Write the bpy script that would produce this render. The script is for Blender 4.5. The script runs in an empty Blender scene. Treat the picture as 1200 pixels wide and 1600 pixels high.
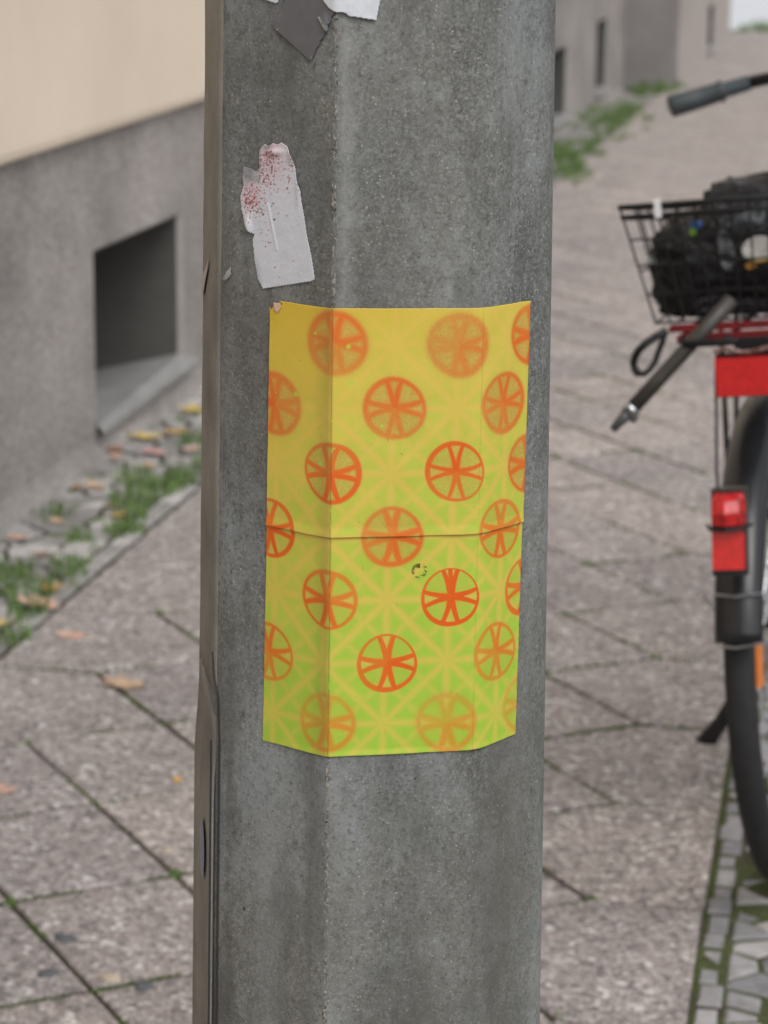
import bpy, bmesh, math, random
import numpy as np
from mathutils import Vector, Matrix, noise as mn
random.seed(7); rng = np.random.default_rng(7)
PI = math.pi
sc = bpy.context.scene
# ------------------------------------------------------------------ camera
F, H, PITCH, ROLL = 3575.0, 1.36, math.radians(14.6), math.radians(0.75)
fwd = np.array([0, math.cos(PITCH), -math.sin(PITCH)]); rt = np.array([1.0, 0, 0]); up = np.cross(rt, fwd)
c_, s_ = math.cos(ROLL), math.sin(ROLL)
R_, U_ = c_ * rt + s_ * up, -s_ * rt + c_ * up
cam = bpy.data.cameras.new('camera'); camo = bpy.data.objects.new('camera', cam); sc.collection.objects.link(camo)
camo.matrix_world = Matrix(((R_[0], U_[0], -fwd[0], 0), (R_[1], U_[1], -fwd[1], 0), (R_[2], U_[2], -fwd[2], H), (0, 0, 0, 1)))
cam.sensor_fit = 'HORIZONTAL'; cam.sensor_width = 24; cam.lens = F / 1200 * 24
cam.clip_start = 0.05; cam.clip_end = 600
cam.dof.use_dof = True; cam.dof.focus_distance = 1.44; cam.dof.aperture_fstop = 10.5; cam.dof.aperture_blades = 0
sc.camera = camo
# ------------------------------------------------------------------ light
SUN_EL, SUN_AZ = math.radians(52), math.radians(150)      # azimuth clockwise from +Y
w = bpy.data.worlds.new('World'); sc.world = w; w.use_nodes = True
nt = w.node_tree; bg = nt.nodes['Background']
sky = nt.nodes.new('ShaderNodeTexSky'); sky.sky_type = 'NISHITA'; sky.sun_disc = False
sky.sun_elevation = SUN_EL; sky.sun_rotation = SUN_AZ; sky.air_density = 1.0; sky.dust_density = 3.0
hs = nt.nodes.new('ShaderNodeHueSaturation'); hs.inputs['Saturation'].default_value = 0.27
nt.links.new(sky.outputs[0], hs.inputs['Color']); nt.links.new(hs.outputs[0], bg.inputs[0]); bg.inputs[1].default_value = 0.15
sl = bpy.data.lights.new('sun', 'SUN'); sl.energy = 0.8; sl.angle = math.radians(35); sl.color = (1, 0.985, 0.965)
so = bpy.data.objects.new('sun', sl); sc.collection.objects.link(so)
sd = Vector((math.sin(SUN_AZ) * math.cos(SUN_EL), math.cos(SUN_AZ) * math.cos(SUN_EL), math.sin(SUN_EL)))
so.rotation_euler = sd.to_track_quat('Z', 'Y').to_euler(); so.location = (3, -3, 8)
sc.view_settings.view_transform = 'Standard'; sc.view_settings.look = 'None'; sc.view_settings.gamma = 1
sc.view_settings.use_curve_mapping = False; sc.view_settings.exposure = 0.2
sc.cycles.use_denoising = True; sc.cycles.max_bounces = 6

# ------------------------------------------------------------------ helpers
col = sc.collection
def lin(r, g, b, k=1.0):
    f = lambda c: (c / 255 / 12.92 if c / 255 <= .04045 else ((c / 255 + .055) / 1.055) ** 2.4) * k
    return (f(r), f(g), f(b), 1)
def mesh(name, verts, faces, smooth=False):
    me = bpy.data.meshes.new(name); me.from_pydata([tuple(map(float, v)) for v in verts], [], faces); me.update()
    if smooth: me.polygons.foreach_set('use_smooth', [True] * len(me.polygons))
    return me
def add(name, me, mat=None, parent=None, **tags):
    o = bpy.data.objects.new(name, me); col.objects.link(o)
    if mat is not None and me is not None and not me.materials: me.materials.append(mat)
    if parent is not None: o.parent = parent
    for k, v in tags.items(): o[k] = v
    return o
def empty(name, loc=(0, 0, 0), parent=None, **tags):
    o = add(name, None, None, parent, **tags); o.location = loc; return o
class MB:
    def __init__(s): s.v = []; s.f = []
    def poly(s, pts): b = len(s.v); s.v += [tuple(p) for p in pts]; s.f.append(list(range(b, b + len(pts))))
    def hexa(s, p):   # 8 corners: bottom 4 ccw, top 4 ccw
        b = len(s.v); s.v += [tuple(q) for q in p]
        for f in ((3, 2, 1, 0), (4, 5, 6, 7), (0, 1, 5, 4), (1, 2, 6, 5), (2, 3, 7, 6), (3, 0, 4, 7)): s.f.append([b + i for i in f])
    def box(s, x0, x1, y0, y1, z0, z1, fn=lambda x, y, z: (x, y, z)):
        s.hexa([fn(*q) for q in ((x0, y0, z0), (x1, y0, z0), (x1, y1, z0), (x0, y1, z0), (x0, y0, z1), (x1, y0, z1), (x1, y1, z1), (x0, y1, z1))])
    def prism(s, top, z0, inset=0.0, drop=0.0, rot=0):   # top = list of (x,y,z) ccw ; straight sides to z0, chamfered rim
        n = len(top); c = np.mean(np.array(top), axis=0); b = len(s.v)
        for p in top: s.v.append((p[0], p[1], z0))
        for p in top: s.v.append((p[0], p[1], p[2] - drop))
        for p in top:
            d = np.array(p) - c; L = max(1e-6, math.hypot(d[0], d[1])); k = 1 - inset * 1.3 / L
            s.v.append((c[0] + d[0] * k, c[1] + d[1] * k, p[2]))
        for i in range(n):
            j = (i + 1) % n
            s.f.append([b + i, b + j, b + n + j, b + n + i]); s.f.append([b + n + i, b + n + j, b + 2 * n + j, b + 2 * n + i])
        s.f.append([b + 2 * n + i for i in range(n)])
    def tube(s, pts, r, n=10, closed=False, flat=1.0, caps=True):
        pts = [Vector(p) for p in pts]; m = len(pts); rr = r if isinstance(r, (list, tuple)) else [r] * m
        b = len(s.v); prev = None
        for i, p in enumerate(pts):
            if closed: d = pts[(i + 1) % m] - pts[i - 1]
            else: d = pts[min(i + 1, m - 1)] - pts[max(i - 1, 0)]
            d.normalize()
            if prev is None:
                a = Vector((0, 0, 1)) if abs(d.z) < .9 else Vector((1, 0, 0)); a = (a - d * a.dot(d)).normalized()
            else: a = (prev - d * prev.dot(d)).normalized()
            prev = a; c = d.cross(a)
            for k in range(n):
                t = 2 * PI * k / n; s.v.append(tuple(p + (a * math.cos(t) + c * math.sin(t) * flat) * rr[i]))
        for i in range(m if closed else m - 1):
            for k in range(n):
                j = (i + 1) % m
                s.f.append([b + i * n + k, b + i * n + (k + 1) % n, b + j * n + (k + 1) % n, b + j * n + k])
        if not closed and caps:
            s.f.append([b + k for k in range(n)][::-1]); s.f.append([b + (m - 1) * n + k for k in range(n)])
    def lathe_x(s, prof, cx, cy, cz, n=72, a0=0, a1=2 * PI):  # prof = [(x, radius)] closed loop, swept about the X axis
        full = abs(a1 - a0 - 2 * PI) < 1e-6; m = n if full else n + 1; k = len(prof); b = len(s.v)
        for i in range(m):
            a = a0 + (a1 - a0) * i / n
            for x, r in prof: s.v.append((cx + x, cy + r * math.cos(a), cz + r * math.sin(a)))
        for i in range(n):
            j = (i + 1) % m
            for q in range(k): s.f.append([b + i * k + q, b + j * k + q, b + j * k + (q + 1) % k, b + i * k + (q + 1) % k])
        if not full: s.f.append([b + q for q in range(k)]); s.f.append([b + n * k + q for q in range(k)][::-1])
    def build(s, name, mat, parent=None, smooth=False, **tags): return add(name, mesh(name, s.v, s.f, smooth), mat, parent, **tags)

# --- materials
class N:
    def __init__(s, name):
        s.m = bpy.data.materials.new(name); s.m.use_nodes = True; s.t = s.m.node_tree; s.b = s.t.nodes['Principled BSDF']
    def n(s, typ, **kw):
        x = s.t.nodes.new('ShaderNode' + typ)
        for k, v in kw.items():
            if k in x.inputs: x.inputs[k].default_value = v
            else: setattr(x, k, v)
        return x
    def l(s, a, b): s.t.links.new(a, b)
    def coord(s, kind='Object', scale=(1, 1, 1), rnd=False):
        tc = s.n('TexCoord'); mp = s.n('Mapping'); mp.inputs['Scale'].default_value = scale; s.l(tc.outputs[kind], mp.inputs['Vector'])
        if rnd:
            oi = s.n('ObjectInfo'); m = s.n('Math', operation='MULTIPLY'); m.inputs[1].default_value = 97.0
            s.l(oi.outputs['Random'], m.inputs[0]); s.l(m.outputs[0], mp.inputs['Location'])
        return mp.outputs[0]
    def noise(s, v, scale, detail=4, rough=.55, **k):
        x = s.n('TexNoise'); x.inputs['Scale'].default_value = scale; x.inputs['Detail'].default_value = detail; x.inputs['Roughness'].default_value = rough
        s.l(v, x.inputs['Vector']); return x.outputs['Fac']
    def vor(s, v, scale, out='Distance', feature='F1'):
        x = s.n('TexVoronoi', feature=feature); x.inputs['Scale'].default_value = scale; s.l(v, x.inputs['Vector']); return x.outputs[out]
    def ramp(s, f, stops, interp='LINEAR'):
        x = s.n('ValToRGB'); e = x.color_ramp; e.interpolation = interp
        while len(e.elements) < len(stops): e.elements.new(.5)
        for i, (p, c) in enumerate(stops):
            e.elements[i].position = p; e.elements[i].color = c if isinstance(c, (tuple, list)) else (c, c, c, 1)
        s.l(f, x.inputs[0]); return x.outputs[0]
    def mix(s, f, a, b, mode='MIX'):
        x = s.n('Mix', data_type='RGBA', blend_type=mode)
        for i, q in ((0, f), (6, a), (7, b)):
            if isinstance(q, (int, float)): x.inputs[i].default_value = q
            elif isinstance(q, (tuple, list)): x.inputs[i].default_value = q
            else: s.l(q, x.inputs[i])
        return x.outputs[2]
    def math(s, op, a, b=None):
        x = s.n('Math', operation=op)
        for i, q in ((0, a), (1, b)):
            if q is None: continue
            if isinstance(q, (int, float)): x.inputs[i].default_value = q
            else: s.l(q, x.inputs[i])
        return x.outputs[0]
    def bump(s, h, dist, strength=1.0):
        x = s.n('Bump'); x.inputs['Distance'].default_value = dist; x.inputs['Strength'].default_value = strength
        s.l(h, x.inputs['Height']); s.l(x.outputs[0], s.b.inputs['Normal'])
    def out(s, colr=None, rough=.8, metal=0, spec=.5, **k):
        if colr is not None:
            if isinstance(colr, (tuple, list)): s.b.inputs['Base Color'].default_value = colr
            else: s.l(colr, s.b.inputs['Base Color'])
        if isinstance(rough, (int, float)): s.b.inputs['Roughness'].default_value = rough
        else: s.l(rough, s.b.inputs['Roughness'])
        s.b.inputs['Metallic'].default_value = metal; s.b.inputs['Specular IOR Level'].default_value = spec
        for q, v in k.items(): s.b.inputs[q.replace('_', ' ')].default_value = v
        return s.m

def m_concrete():
    a = N('pole_concrete'); v = a.coord(); vs = a.coord(scale=(1, 1, .35))
    base = a.ramp(a.noise(vs, 13, 8, .66), [(.33, (.098, .098, .090, 1)), (.45, (.150, .153, .147, 1)), (.54, (.185, .193, .191, 1)), (.68, (.285, .30, .305, 1))])
    warm = a.ramp(a.noise(v, 5.5, 4, .6), [(.42, (1.02, .98, .91, 1)), (.62, (.95, 1.0, 1.05, 1))])
    c = a.mix(1.0, base, warm, 'MULTIPLY')
    c = a.mix(a.ramp(a.noise(v, 48, 4, .65), [(.52, .0), (.70, .45)]), c, (.30, .315, .32, 1))
    c = a.mix(a.ramp(a.noise(v, 60, 4, .65), [(.30, .45), (.46, .0)]), c, (.075, .073, .066, 1))
    c = a.mix(a.ramp(a.noise(v, 240, 4, .75), [(.50, .0), (.68, .50)]), c, (.33, .34, .345, 1))
    c = a.mix(a.ramp(a.noise(a.coord(scale=(1, 1, .8)), 170, 4, .75), [(.33, .55), (.48, .0)]), c, (.075, .074, .068, 1))
    c = a.mix(a.ramp(a.noise(v, 520, 3, .7), [(.45, .0), (.75, .7)]), c, (.33, .335, .33, 1))
    c = a.mix(a.ramp(a.noise(v, 330, 2, .6), [(.28, .6), (.44, .0)]), c, (.06, .058, .052, 1))
    # light grains
    cell = a.vor(v, 620, 'Color'); sep = a.n('SeparateColor'); a.l(cell, sep.inputs[0])
    d = a.vor(v, 620)
    g = a.math('MULTIPLY', a.math('GREATER_THAN', sep.outputs[0], .93), a.math('LESS_THAN', d, .40))
    c = a.mix(a.math('MULTIPLY', g, a.math('MULTIPLY', sep.outputs[1], .75)), c, (.50, .49, .44, 1))
    # rare pits
    cell2 = a.vor(v, 75, 'Color'); sp2 = a.n('SeparateColor'); a.l(cell2, sp2.inputs[0]); d2 = a.vor(v, 75)
    pit = a.math('MULTIPLY', a.math('GREATER_THAN', sp2.outputs[1], .94), a.math('LESS_THAN', a.math('ADD', d2, a.math('MULTIPLY', a.noise(v, 300, 1), .14)), .165))
    c = a.mix(a.math('MULTIPLY', pit, .92), c, (.012, .012, .011, 1))
    # soft dark weather patches and faint vertical run marks
    c = a.mix(a.ramp(a.noise(a.coord(scale=(1, 1, .09)), 30, 4, .6), [(.40, .0), (.7, .30)]), c, (.20, .193, .175, 1))
    c = a.mix(a.ramp(a.noise(a.coord(scale=(1.2, 1.2, .45)), 7.5, 5, .6), [(.50, .0), (.68, .60)]), c, (.095, .092, .083, 1))
    sx = a.n('SeparateXYZ'); tc = a.n('TexCoord'); a.l(tc.outputs['Object'], sx.inputs[0])
    ang = a.math('ARCTAN2', a.math('ADD', sx.outputs[0], .0045), a.math('SUBTRACT', 1.5, sx.outputs[1])); zc_ = sx.outputs[2]
    nz = a.noise(a.coord(scale=(1, 1, .5)), 22, 5, .65)
    nz2 = a.noise(v, 150, 4, .75)
    def around(deg, w, z0, z1, amt, soft=.12):
        g_ = a.math('MULTIPLY', a.math('ABSOLUTE', a.math('SUBTRACT', ang, math.radians(deg))), -1 / math.radians(w))
        g_ = a.math('ADD', g_, a.math('ADD', a.math('MULTIPLY', a.math('SUBTRACT', nz, .5), 2.6), a.math('MULTIPLY', a.math('SUBTRACT', nz2, .5), 2.6))); m1 = a.n('MapRange', clamp=True); a.l(g_, m1.inputs[0]); m1.inputs[1].default_value = -1; m1.inputs[2].default_value = .1
        m2 = a.n('MapRange', clamp=True); a.l(zc_, m2.inputs[0]); m2.inputs[1].default_value = z0; m2.inputs[2].default_value = z1
        return a.math('MULTIPLY', a.math('MULTIPLY', m1.outputs[0], m2.outputs[0]), amt)
    c = a.mix(around(-51, 4.5, .95, .80, .62), c, (.075, .070, .060, 1))          # grime that has run down beside the cover strip
    c = a.mix(around(-19, 4.5, .93, .78, .50), c, (.085, .082, .074, 1))
    c = a.mix(around(-10.5, 4, .75, 1.15, .55), c, (.33, .335, .325, 1))          # pale rubbed band next to the seam
    c = a.mix(around(-35, 9, .90, .76, .40), c, (.27, .28, .275, 1))
    c = a.mix(around(10, 14, .82, .70, .38), c, (.085, .085, .078, 1))
    c = a.mix(around(48, 15, 1.0, .85, .38), c, (.135, .125, .105, 1))
    h = a.math('ADD', a.noise(v, 420, 3, .7), a.math('MULTIPLY', pit, -1.6))
    a.bump(h, .0006, .75)
    c = a.mix(a.ramp(a.noise(vs, 30, 6, .7), [(.50, .0), (.64, .42)]), c, (.085, .084, .076, 1))
    c = a.mix(1.0, c, (.96, .97, .965, 1), 'MULTIPLY')
    return a.out(c, .82, spec=.35)
def m_simple(name, c, rough=.6, metal=0, spec=.5, nscale=0, amt=.25, bump=0, bscale=60, **k):
    a = N(name); v = a.coord()
    if nscale:
        f = a.ramp(a.noise(v, nscale, 5, .6), [(.3, 1 - amt), (.7, 1 + amt * .6)]); cc = a.mix(1.0, c, f, 'MULTIPLY')
    else: cc = c
    if bump: a.bump(a.noise(v, bscale, 4, .6), bump, 1)
    return a.out(cc, rough, metal, spec, **k)
def m_attr(name, rough=.6, spec=.4, grain=0, gscale=900, bump=0, bscale=150, coat=0):
    a = N(name); at = a.n('Attribute', attribute_name='print'); c = at.outputs['Color']; v = a.coord()
    if grain: c = a.mix(1.0, c, a.ramp(a.noise(v, gscale, 2, .6), [(.3, 1 - grain), (.7, 1 + grain)]), 'MULTIPLY')
    if bump: a.bump(a.noise(v, bscale, 3, .6), bump, 1)
    return a.out(c, rough, spec=spec, Coat_Weight=coat, Coat_Roughness=.35)
def m_slab():
    a = N('exposed_aggregate'); v = a.coord(rnd=True)
    vv = a.n('VectorMath', operation='ADD'); nz = a.n('TexNoise'); nz.inputs['Scale'].default_value = 60; a.l(v, nz.inputs['Vector'])
    sc_ = a.n('VectorMath', operation='SCALE'); sc_.inputs['Scale'].default_value = .012; a.l(nz.outputs['Color'], sc_.inputs[0]); a.l(v, vv.inputs[0]); a.l(sc_.outputs[0], vv.inputs[1]); w_ = vv.outputs[0]
    cc = a.vor(w_, 105, 'Color'); sp = a.n('SeparateColor'); a.l(cc, sp.inputs[0])
    st = a.ramp(sp.outputs[0], [(0, (.11, .105, .11, 1)), (.12, (.22, .195, .19, 1)), (.30, (.33, .275, .265, 1)), (.52, (.40, .355, .335, 1)), (.72, (.50, .445, .425, 1)), (.86, (.66, .61, .59, 1)), (.955, (.88, .86, .85, 1))], 'CONSTANT')
    ed = a.ramp(a.vor(w_, 105, 'Distance', 'DISTANCE_TO_EDGE'), [(.02, .55), (.16, 0.0)])
    c = a.mix(ed, st, (.24, .215, .21, 1))
    c2 = a.vor(a.coord(rnd=True), 240, 'Color'); s2 = a.n('SeparateColor'); a.l(c2, s2.inputs[0])
    c = a.mix(.38, c, a.ramp(s2.outputs[1], [(0, (.17, .155, .155, 1)), (.4, (.35, .305, .30, 1)), (.8, (.66, .62, .60, 1))], 'CONSTANT'))
    big = a.ramp(a.noise(v, 5, 4), [(.3, .86), (.7, 1.1)]); c = a.mix(1.0, c, big, 'MULTIPLY')
    oi = a.n('ObjectInfo'); tone = a.ramp(oi.outputs['Random'], [(0, (.86, .865, .86, 1)), (1, (1.07, 1.05, 1.0, 1))]); c = a.mix(1.0, c, tone, 'MULTIPLY')
    a.bump(a.math('ADD', a.vor(w_, 105), a.noise(v, 300)), .0012, .6)
    return a.out(c, .85, spec=.3)
def m_stone(name, lo, hi, sc1=40):
    a = N(name); v = a.coord(rnd=True); oi = a.n('ObjectInfo')
    t = a.ramp(oi.outputs['Random'], [(0, lo), (1, hi)])
    c = a.mix(1.0, t, a.ramp(a.noise(v, sc1, 6, .65), [(.3, .72), (.7, 1.22)]), 'MULTIPLY')
    c = a.mix(a.ramp(a.noise(v, 12, 3), [(.6, 0), (.78, .5)]), c, (.12, .13, .06, 1))
    a.bump(a.noise(v, 120, 4, .6), .002, .7)
    return a.out(c, .75, spec=.35)
def m_bed(name, mossy):
    a = N(name); v = a.coord()
    dirt_and_shade = a.ramp(a.noise(v, 90, 4, .7), [(.3, (.030, .024, .018, 1)), (.7, (.11, .09, .07, 1))])
    moss = a.ramp(a.noise(v, 150, 4, .7), [(.3, (.045, .055, .025, 1)), (.7, (.12, .14, .06, 1))])
    c = a.mix(a.ramp(a.noise(v, 7, 4, .6), [(mossy, 0), (mossy + .14, 1)]), dirt_and_shade, moss)
    a.bump(a.noise(v, 200, 4, .7), .004, 1)
    return a.out(c, .95, spec=.15)
def m_wall(name, base, lo=.84 , hi=1.1, big=2.5, fine=140, grain=.25, bump=.003, streak=.0):
    a = N(name); v = a.coord()
    c = a.mix(1.0, base, a.ramp(a.noise(v, big, 5, .6), [(.3, lo), (.7, hi)]), 'MULTIPLY')
    c = a.mix(1.0, c, a.ramp(a.noise(v, fine, 3, .7), [(.3, 1 - grain), (.7, 1 + grain)]), 'MULTIPLY')
    if streak: c = a.mix(a.ramp(a.noise(a.coord(scale=(1, 1, .15)), 9, 4, .6), [(.45, 0), (.75, streak)]), c, (.12, .11, .10, 1))
    a.bump(a.noise(v, fine, 4, .7), bump, .8)
    return a.out(c, .9, spec=.2)

# ------------------------------------------------------------------ street frame: s across (0 at the house wall, + to the road), t along
TH = math.radians(11.2); E_ = (math.sin(TH), math.cos(TH)); N_ = (E_[1], -E_[0]); O_ = (-.877, 5.048)
def P(s, t, z=0.0): return (O_[0] + N_[0] * s + E_[0] * t, O_[1] + N_[1] * s + E_[1] * t, z)
def frame_at(s, t, z=0.0):   # matrix whose local x=s, y=t
    p = P(s, t, z)
    return Matrix(((N_[0], E_[0], 0, p[0]), (N_[1], E_[1], 0, p[1]), (0, 0, 1, p[2]), (0, 0, 0, 1)))
def PM(mb): mb.v = [P(*q) for q in mb.v]; return mb

# ------------------------------------------------------------------ ground
m_asph = m_simple('asphalt', (.05, .05, .052, 1), .9, nscale=60, amt=.4, bump=.003, bscale=200)
g = MB(); g.poly([P(-150, -150, -.16), P(150, -150, -.16), P(150, 300, -.16), P(-150, 300, -.16)]); g.build('ground', m_asph, kind='structure')
# pavement bed (sand and moss between the stones)
bed_l = m_bed('joint_soil', .54); bed_m = m_bed('joint_soil_mossy', .40)
pav = empty('pavement', P(1.0, 0, 0), kind='structure')
pinv = Matrix.Translation(Vector(P(1.0, 0, 0))).inverted()
def padd(name, me, mat, M, **tags):
    o = add(name, me, mat, pav, **tags); o.matrix_parent_inverse = Matrix(); o.matrix_basis = pinv @ M; return o
b = MB(); b.box(-.05, 1.7085, -9, 26, -.13, -.0068); padd('sand_bed', mesh('sand_bed', b.v, b.f), bed_l, frame_at(0, 0, 0))
SL, SR, EL, ER = .544, 1.547, .338, 1.715
hw = (SR - SL) / 5; dt = .38; sh = .143
def node(j, k): return (SL + hw * j, -1.32 + sh * j + dt * k)
slab_mat = m_slab()
gap = .0047
def shrink(poly, g_):
    c = np.mean(np.array(poly), axis=0); out = []; n = len(poly); P2 = [np.array(p) for p in poly]
    lines = []
    for i in range(n):
        a, b2 = P2[i], P2[(i + 1) % n]; d = (b2 - a) / np.linalg.norm(b2 - a); nn = np.array([-d[1], d[0]])
        if nn @ (c - a) < 0: nn = -nn
        lines.append((a + nn * g_, d))
    for i in range(n):
        (a, d), (a2, d2) = lines[i - 1], lines[i]
        M2 = np.array([d, -d2]).T
        if abs(np.linalg.det(M2)) < 1e-4: out.append(tuple(a2)); continue
        u = np.linalg.solve(M2, a2 - a); out.append(tuple(a + d * u[0]))
    return out
def slab_shape(poly):
    poly = shrink(poly, gap); m = MB(); m.prism([(x, y, 0.0) for x, y in poly], -.05, .004, .003); return m
def rel(poly, o): return [(x - o[0], y - o[1]) for x, y in poly]
o0 = node(0, 0)
cellp = rel([node(2, 0), node(3, 0), node(2, 1), node(1, 1)], node(2, 0))
capL = rel([node(0, 0), node(1, 0), node(0, 1), (EL, node(0, 1)[1]), (EL, node(0, 0)[1])], node(0, 0))
capR = rel([node(5, 0), (ER, node(5, 0)[1]), (ER, node(5, 1)[1]), node(5, 1), node(4, 1)], node(5, 0))
shapes = {}
for nm, q in (('cell', cellp), ('capL', capL), ('capR', capR)):
    m = slab_shape(q); me = mesh('paving_slab', m.v, m.f); me.materials.append(slab_mat); shapes[nm] = (me, q)
far = MB()
for k in range(-16, 72):
    for j in range(0, 6):
        kind = 'capL' if j == 0 else 'capR' if j == 5 else 'cell'
        o = node(j, k)
        if o[1] > 25.6: continue
        dz = random.uniform(-.0018, .0018); tx, ty = random.uniform(-.006, .006), random.uniform(-.006, .006)
        if -3.3 < o[1] < 7.0:
            M = frame_at(o[0], o[1], dz) @ Matrix.Rotation(tx, 4, 'X') @ Matrix.Rotation(ty, 4, 'Y') @ Matrix.Rotation(random.uniform(-.006, .006), 4, 'Z')
            padd('paving_slab', shapes[kind][0], None, M)
        else:
            far.prism([(o[0] + x, o[1] + y, dz) for x, y in shrink(shapes[kind][1], gap)], -.05, .004, .003)
padd('paving_surface', mesh('paving_surface', far.v, far.f), slab_mat, frame_at(0, 0), kind='stuff')

# irregular small stones: clipped Voronoi cells
def voronoi(s0, s1, t0, t1, step, jit, seedn=0, ratio=1.0):
    r = np.random.default_rng(seedn); pts = []
    nt_ = max(1, round((t1 - t0) / (step * ratio))); ns_ = max(1, round((s1 - s0) / step))
    grid = {}
    for i in range(-2, nt_ + 2):
        for j in range(0, ns_):
            q = np.array([s0 + (j + .5 + r.uniform(-jit, jit) + .36 * (i % 2) - .18) * (s1 - s0) / ns_, t0 + (i + .5 + r.uniform(-jit, jit)) * (t1 - t0) / nt_]); grid[i, j] = q
    for (i, j), q in grid.items():
        if not (0 <= i < nt_ and 0 <= j < ns_): continue
        poly = [np.array(p) for p in ((s0, max(t0, q[1] - .5)), (s1, max(t0, q[1] - .5)), (s1, min(t1, q[1] + .5)), (s0, min(t1, q[1] + .5)))]
        for di in (-2, -1, 0, 1, 2):
            for dj in (-2, -1, 0, 1, 2):
                p = grid.get((i + di, j + dj))
                if p is None or (di == 0 and dj == 0): continue
                mid = (p + q) / 2; nn = p - q; out = []
                for a in range(len(poly)):
                    A, B = poly[a - 1], poly[a]; da, db = (A - mid) @ nn, (B - mid) @ nn
                    if (da <= 0) != (db <= 0): out.append(A + (B - A) * da / (da - db))
                    if db <= 0: out.append(B)
                poly = out
                if len(poly) < 3: break
            if len(poly) < 3: break
        if len(poly) < 3: continue
        pp = [poly[0]]
        for p in poly[1:]:
            if np.linalg.norm(p - pp[-1]) > .006: pp.append(p)
        if np.linalg.norm(pp[0] - pp[-1]) < .006: pp.pop()
        if len(pp) < 3: continue
        A = .5 * abs(sum(pp[k - 1][0] * pp[k][1] - pp[k][0] * pp[k - 1][1] for k in range(len(pp))))
        if A < .0003: continue
        yield pp
def lay(polys, name, mat, gapw, near, hmax=.004, seedn=3, base=0.0):
    r = random.Random(seedn); farm = MB(); cnt = 0
    for pp in polys:
        q = shrink(pp, gapw * r.uniform(.7, 1.5))
        c = np.mean(np.array(q), axis=0)
        ar = .5 * sum(q[k - 1][0] * q[k][1] - q[k][0] * q[k - 1][1] for k in range(len(q)))
        if abs(ar) < .00012: continue
        if ar < 0: q = q[::-1]
        z = base + r.uniform(-hmax, hmax); sx, sy = r.uniform(-.025, .025), r.uniform(-.025, .025)
        if near(*c) and cnt < 290:
            m = MB(); m.prism([(x - c[0], y - c[1], (x - c[0]) * sx + (y - c[1]) * sy) for x, y in q], -.04, .006, .004)
            padd(name, mesh(name, m.v, m.f), mat, frame_at(c[0], c[1], z)); cnt += 1
        else: farm.prism([(x, y, z + (x - c[0]) * sx + (y - c[1]) * sy) for x, y in q], z - .04, .006, .004)
    return farm
st_r = m_stone('grey_granite_mosaic', (.19, .19, .20, 1), (.38, .365, .365, 1))
st_l = m_stone('pale_worn_cobble', (.20, .19, .18, 1), (.50, .475, .455, 1), 30)
# right: neat edge row, then loose mosaic with mossy joints
b = MB(); b.box(1.709, 3.2, -9, 26, -.13, -.0030); padd('mossy_bed', mesh('mossy_bed', b.v, b.f), bed_m, frame_at(0, 0, 0))
rowp = []; t = -8.5; rr = random.Random(5)
while t < 25.5:
    L = rr.uniform(.046, .066); w0 = 1.7140 + rr.uniform(-.002, .004); w1 = w0 + rr.uniform(.034, .041)
    rowp.append([np.array(p) for p in ((w0, t), (w1, t + rr.uniform(-.004, .004)), (w1, t + L + rr.uniform(-.004, .004)), (w0, t + L))]); t += L
f1 = lay(rowp, 'paving_sett', st_r, .0030, lambda s, t: -3 < t < 3, .003, 11)
f2 = lay(voronoi(1.751, 3.2, -3.0, 3.0, .058, .40, 5, .92), 'mosaic_stone', st_r, .0034, lambda s, t: s < 2.35 and t < -.1, .004, 12)
f3 = lay(voronoi(1.782, 3.2, 3.0, 25.5, .12, .3, 6), 'x', st_r, .006, lambda s, t: False, .004, 13)
allf = MB()
for f in (f1, f2, f3):
    bb = len(allf.v); allf.v += f.v; allf.f += [[i + bb for i in q] for q in f.f]
padd('mosaic_surface', mesh('mosaic_surface', allf.v, allf.f), st_r, frame_at(0, 0), kind='stuff')
# left: cobbles along the house, edge row of long stones
rowl = []; t = -4.0
while t < 14.2:
    L = rr.uniform(.085, .15); rowl.append([np.array(p) for p in ((.282, t), (.334, t), (.334, t + L), (.282, t + L))]); t += L
f1 = lay(rowl, 'edge_stone', st_l, .004, lambda s, t: -1 < t < 6, .004, 21)
f2 = lay(voronoi(.0, .280, -4, 14.2, .082, .38, 8, 1.1), 'cobblestone', st_l, .0062, lambda s, t: -1.2 < t < 4.0, .003, 22)
allf = MB()
for f in (f1, f2):
    bb = len(allf.v); allf.v += f.v; allf.f += [[i + bb for i in q] for q in f.f]
padd('cobble_surface', mesh('cobble_surface', allf.v, allf.f), st_l, frame_at(0, 0), kind='stuff')
# kerb, side street at the far end
m_kerb = m_stone('granite_kerb', (.26, .26, .26, 1), (.36, .355, .35, 1))
kb = empty('kerb', P(3.25, 0, 0), kind='structure')
for i in range(30):
    m = MB(); m.prism([P(3.205, -4 + i * 1.0 + .006), P(3.35, -4 + i + .006), P(3.35, -3 + i - .006), P(3.205, -3 + i - .006)], -.15, .012, .01)
    o = m.build('kerb_stone', m_kerb, kb); o.matrix_parent_inverse = Matrix.Translation(Vector(P(3.25, 0, 0))).inverted()
PM_ = MB(); PM_.box(-30, 30, 25.62, 75, -.15, -.004); PM(PM_).build('crossing_road', m_simple('pale_concrete_road', (.62, .63, .64, 1), .9, nscale=1.5, amt=.12), kind='structure')

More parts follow.
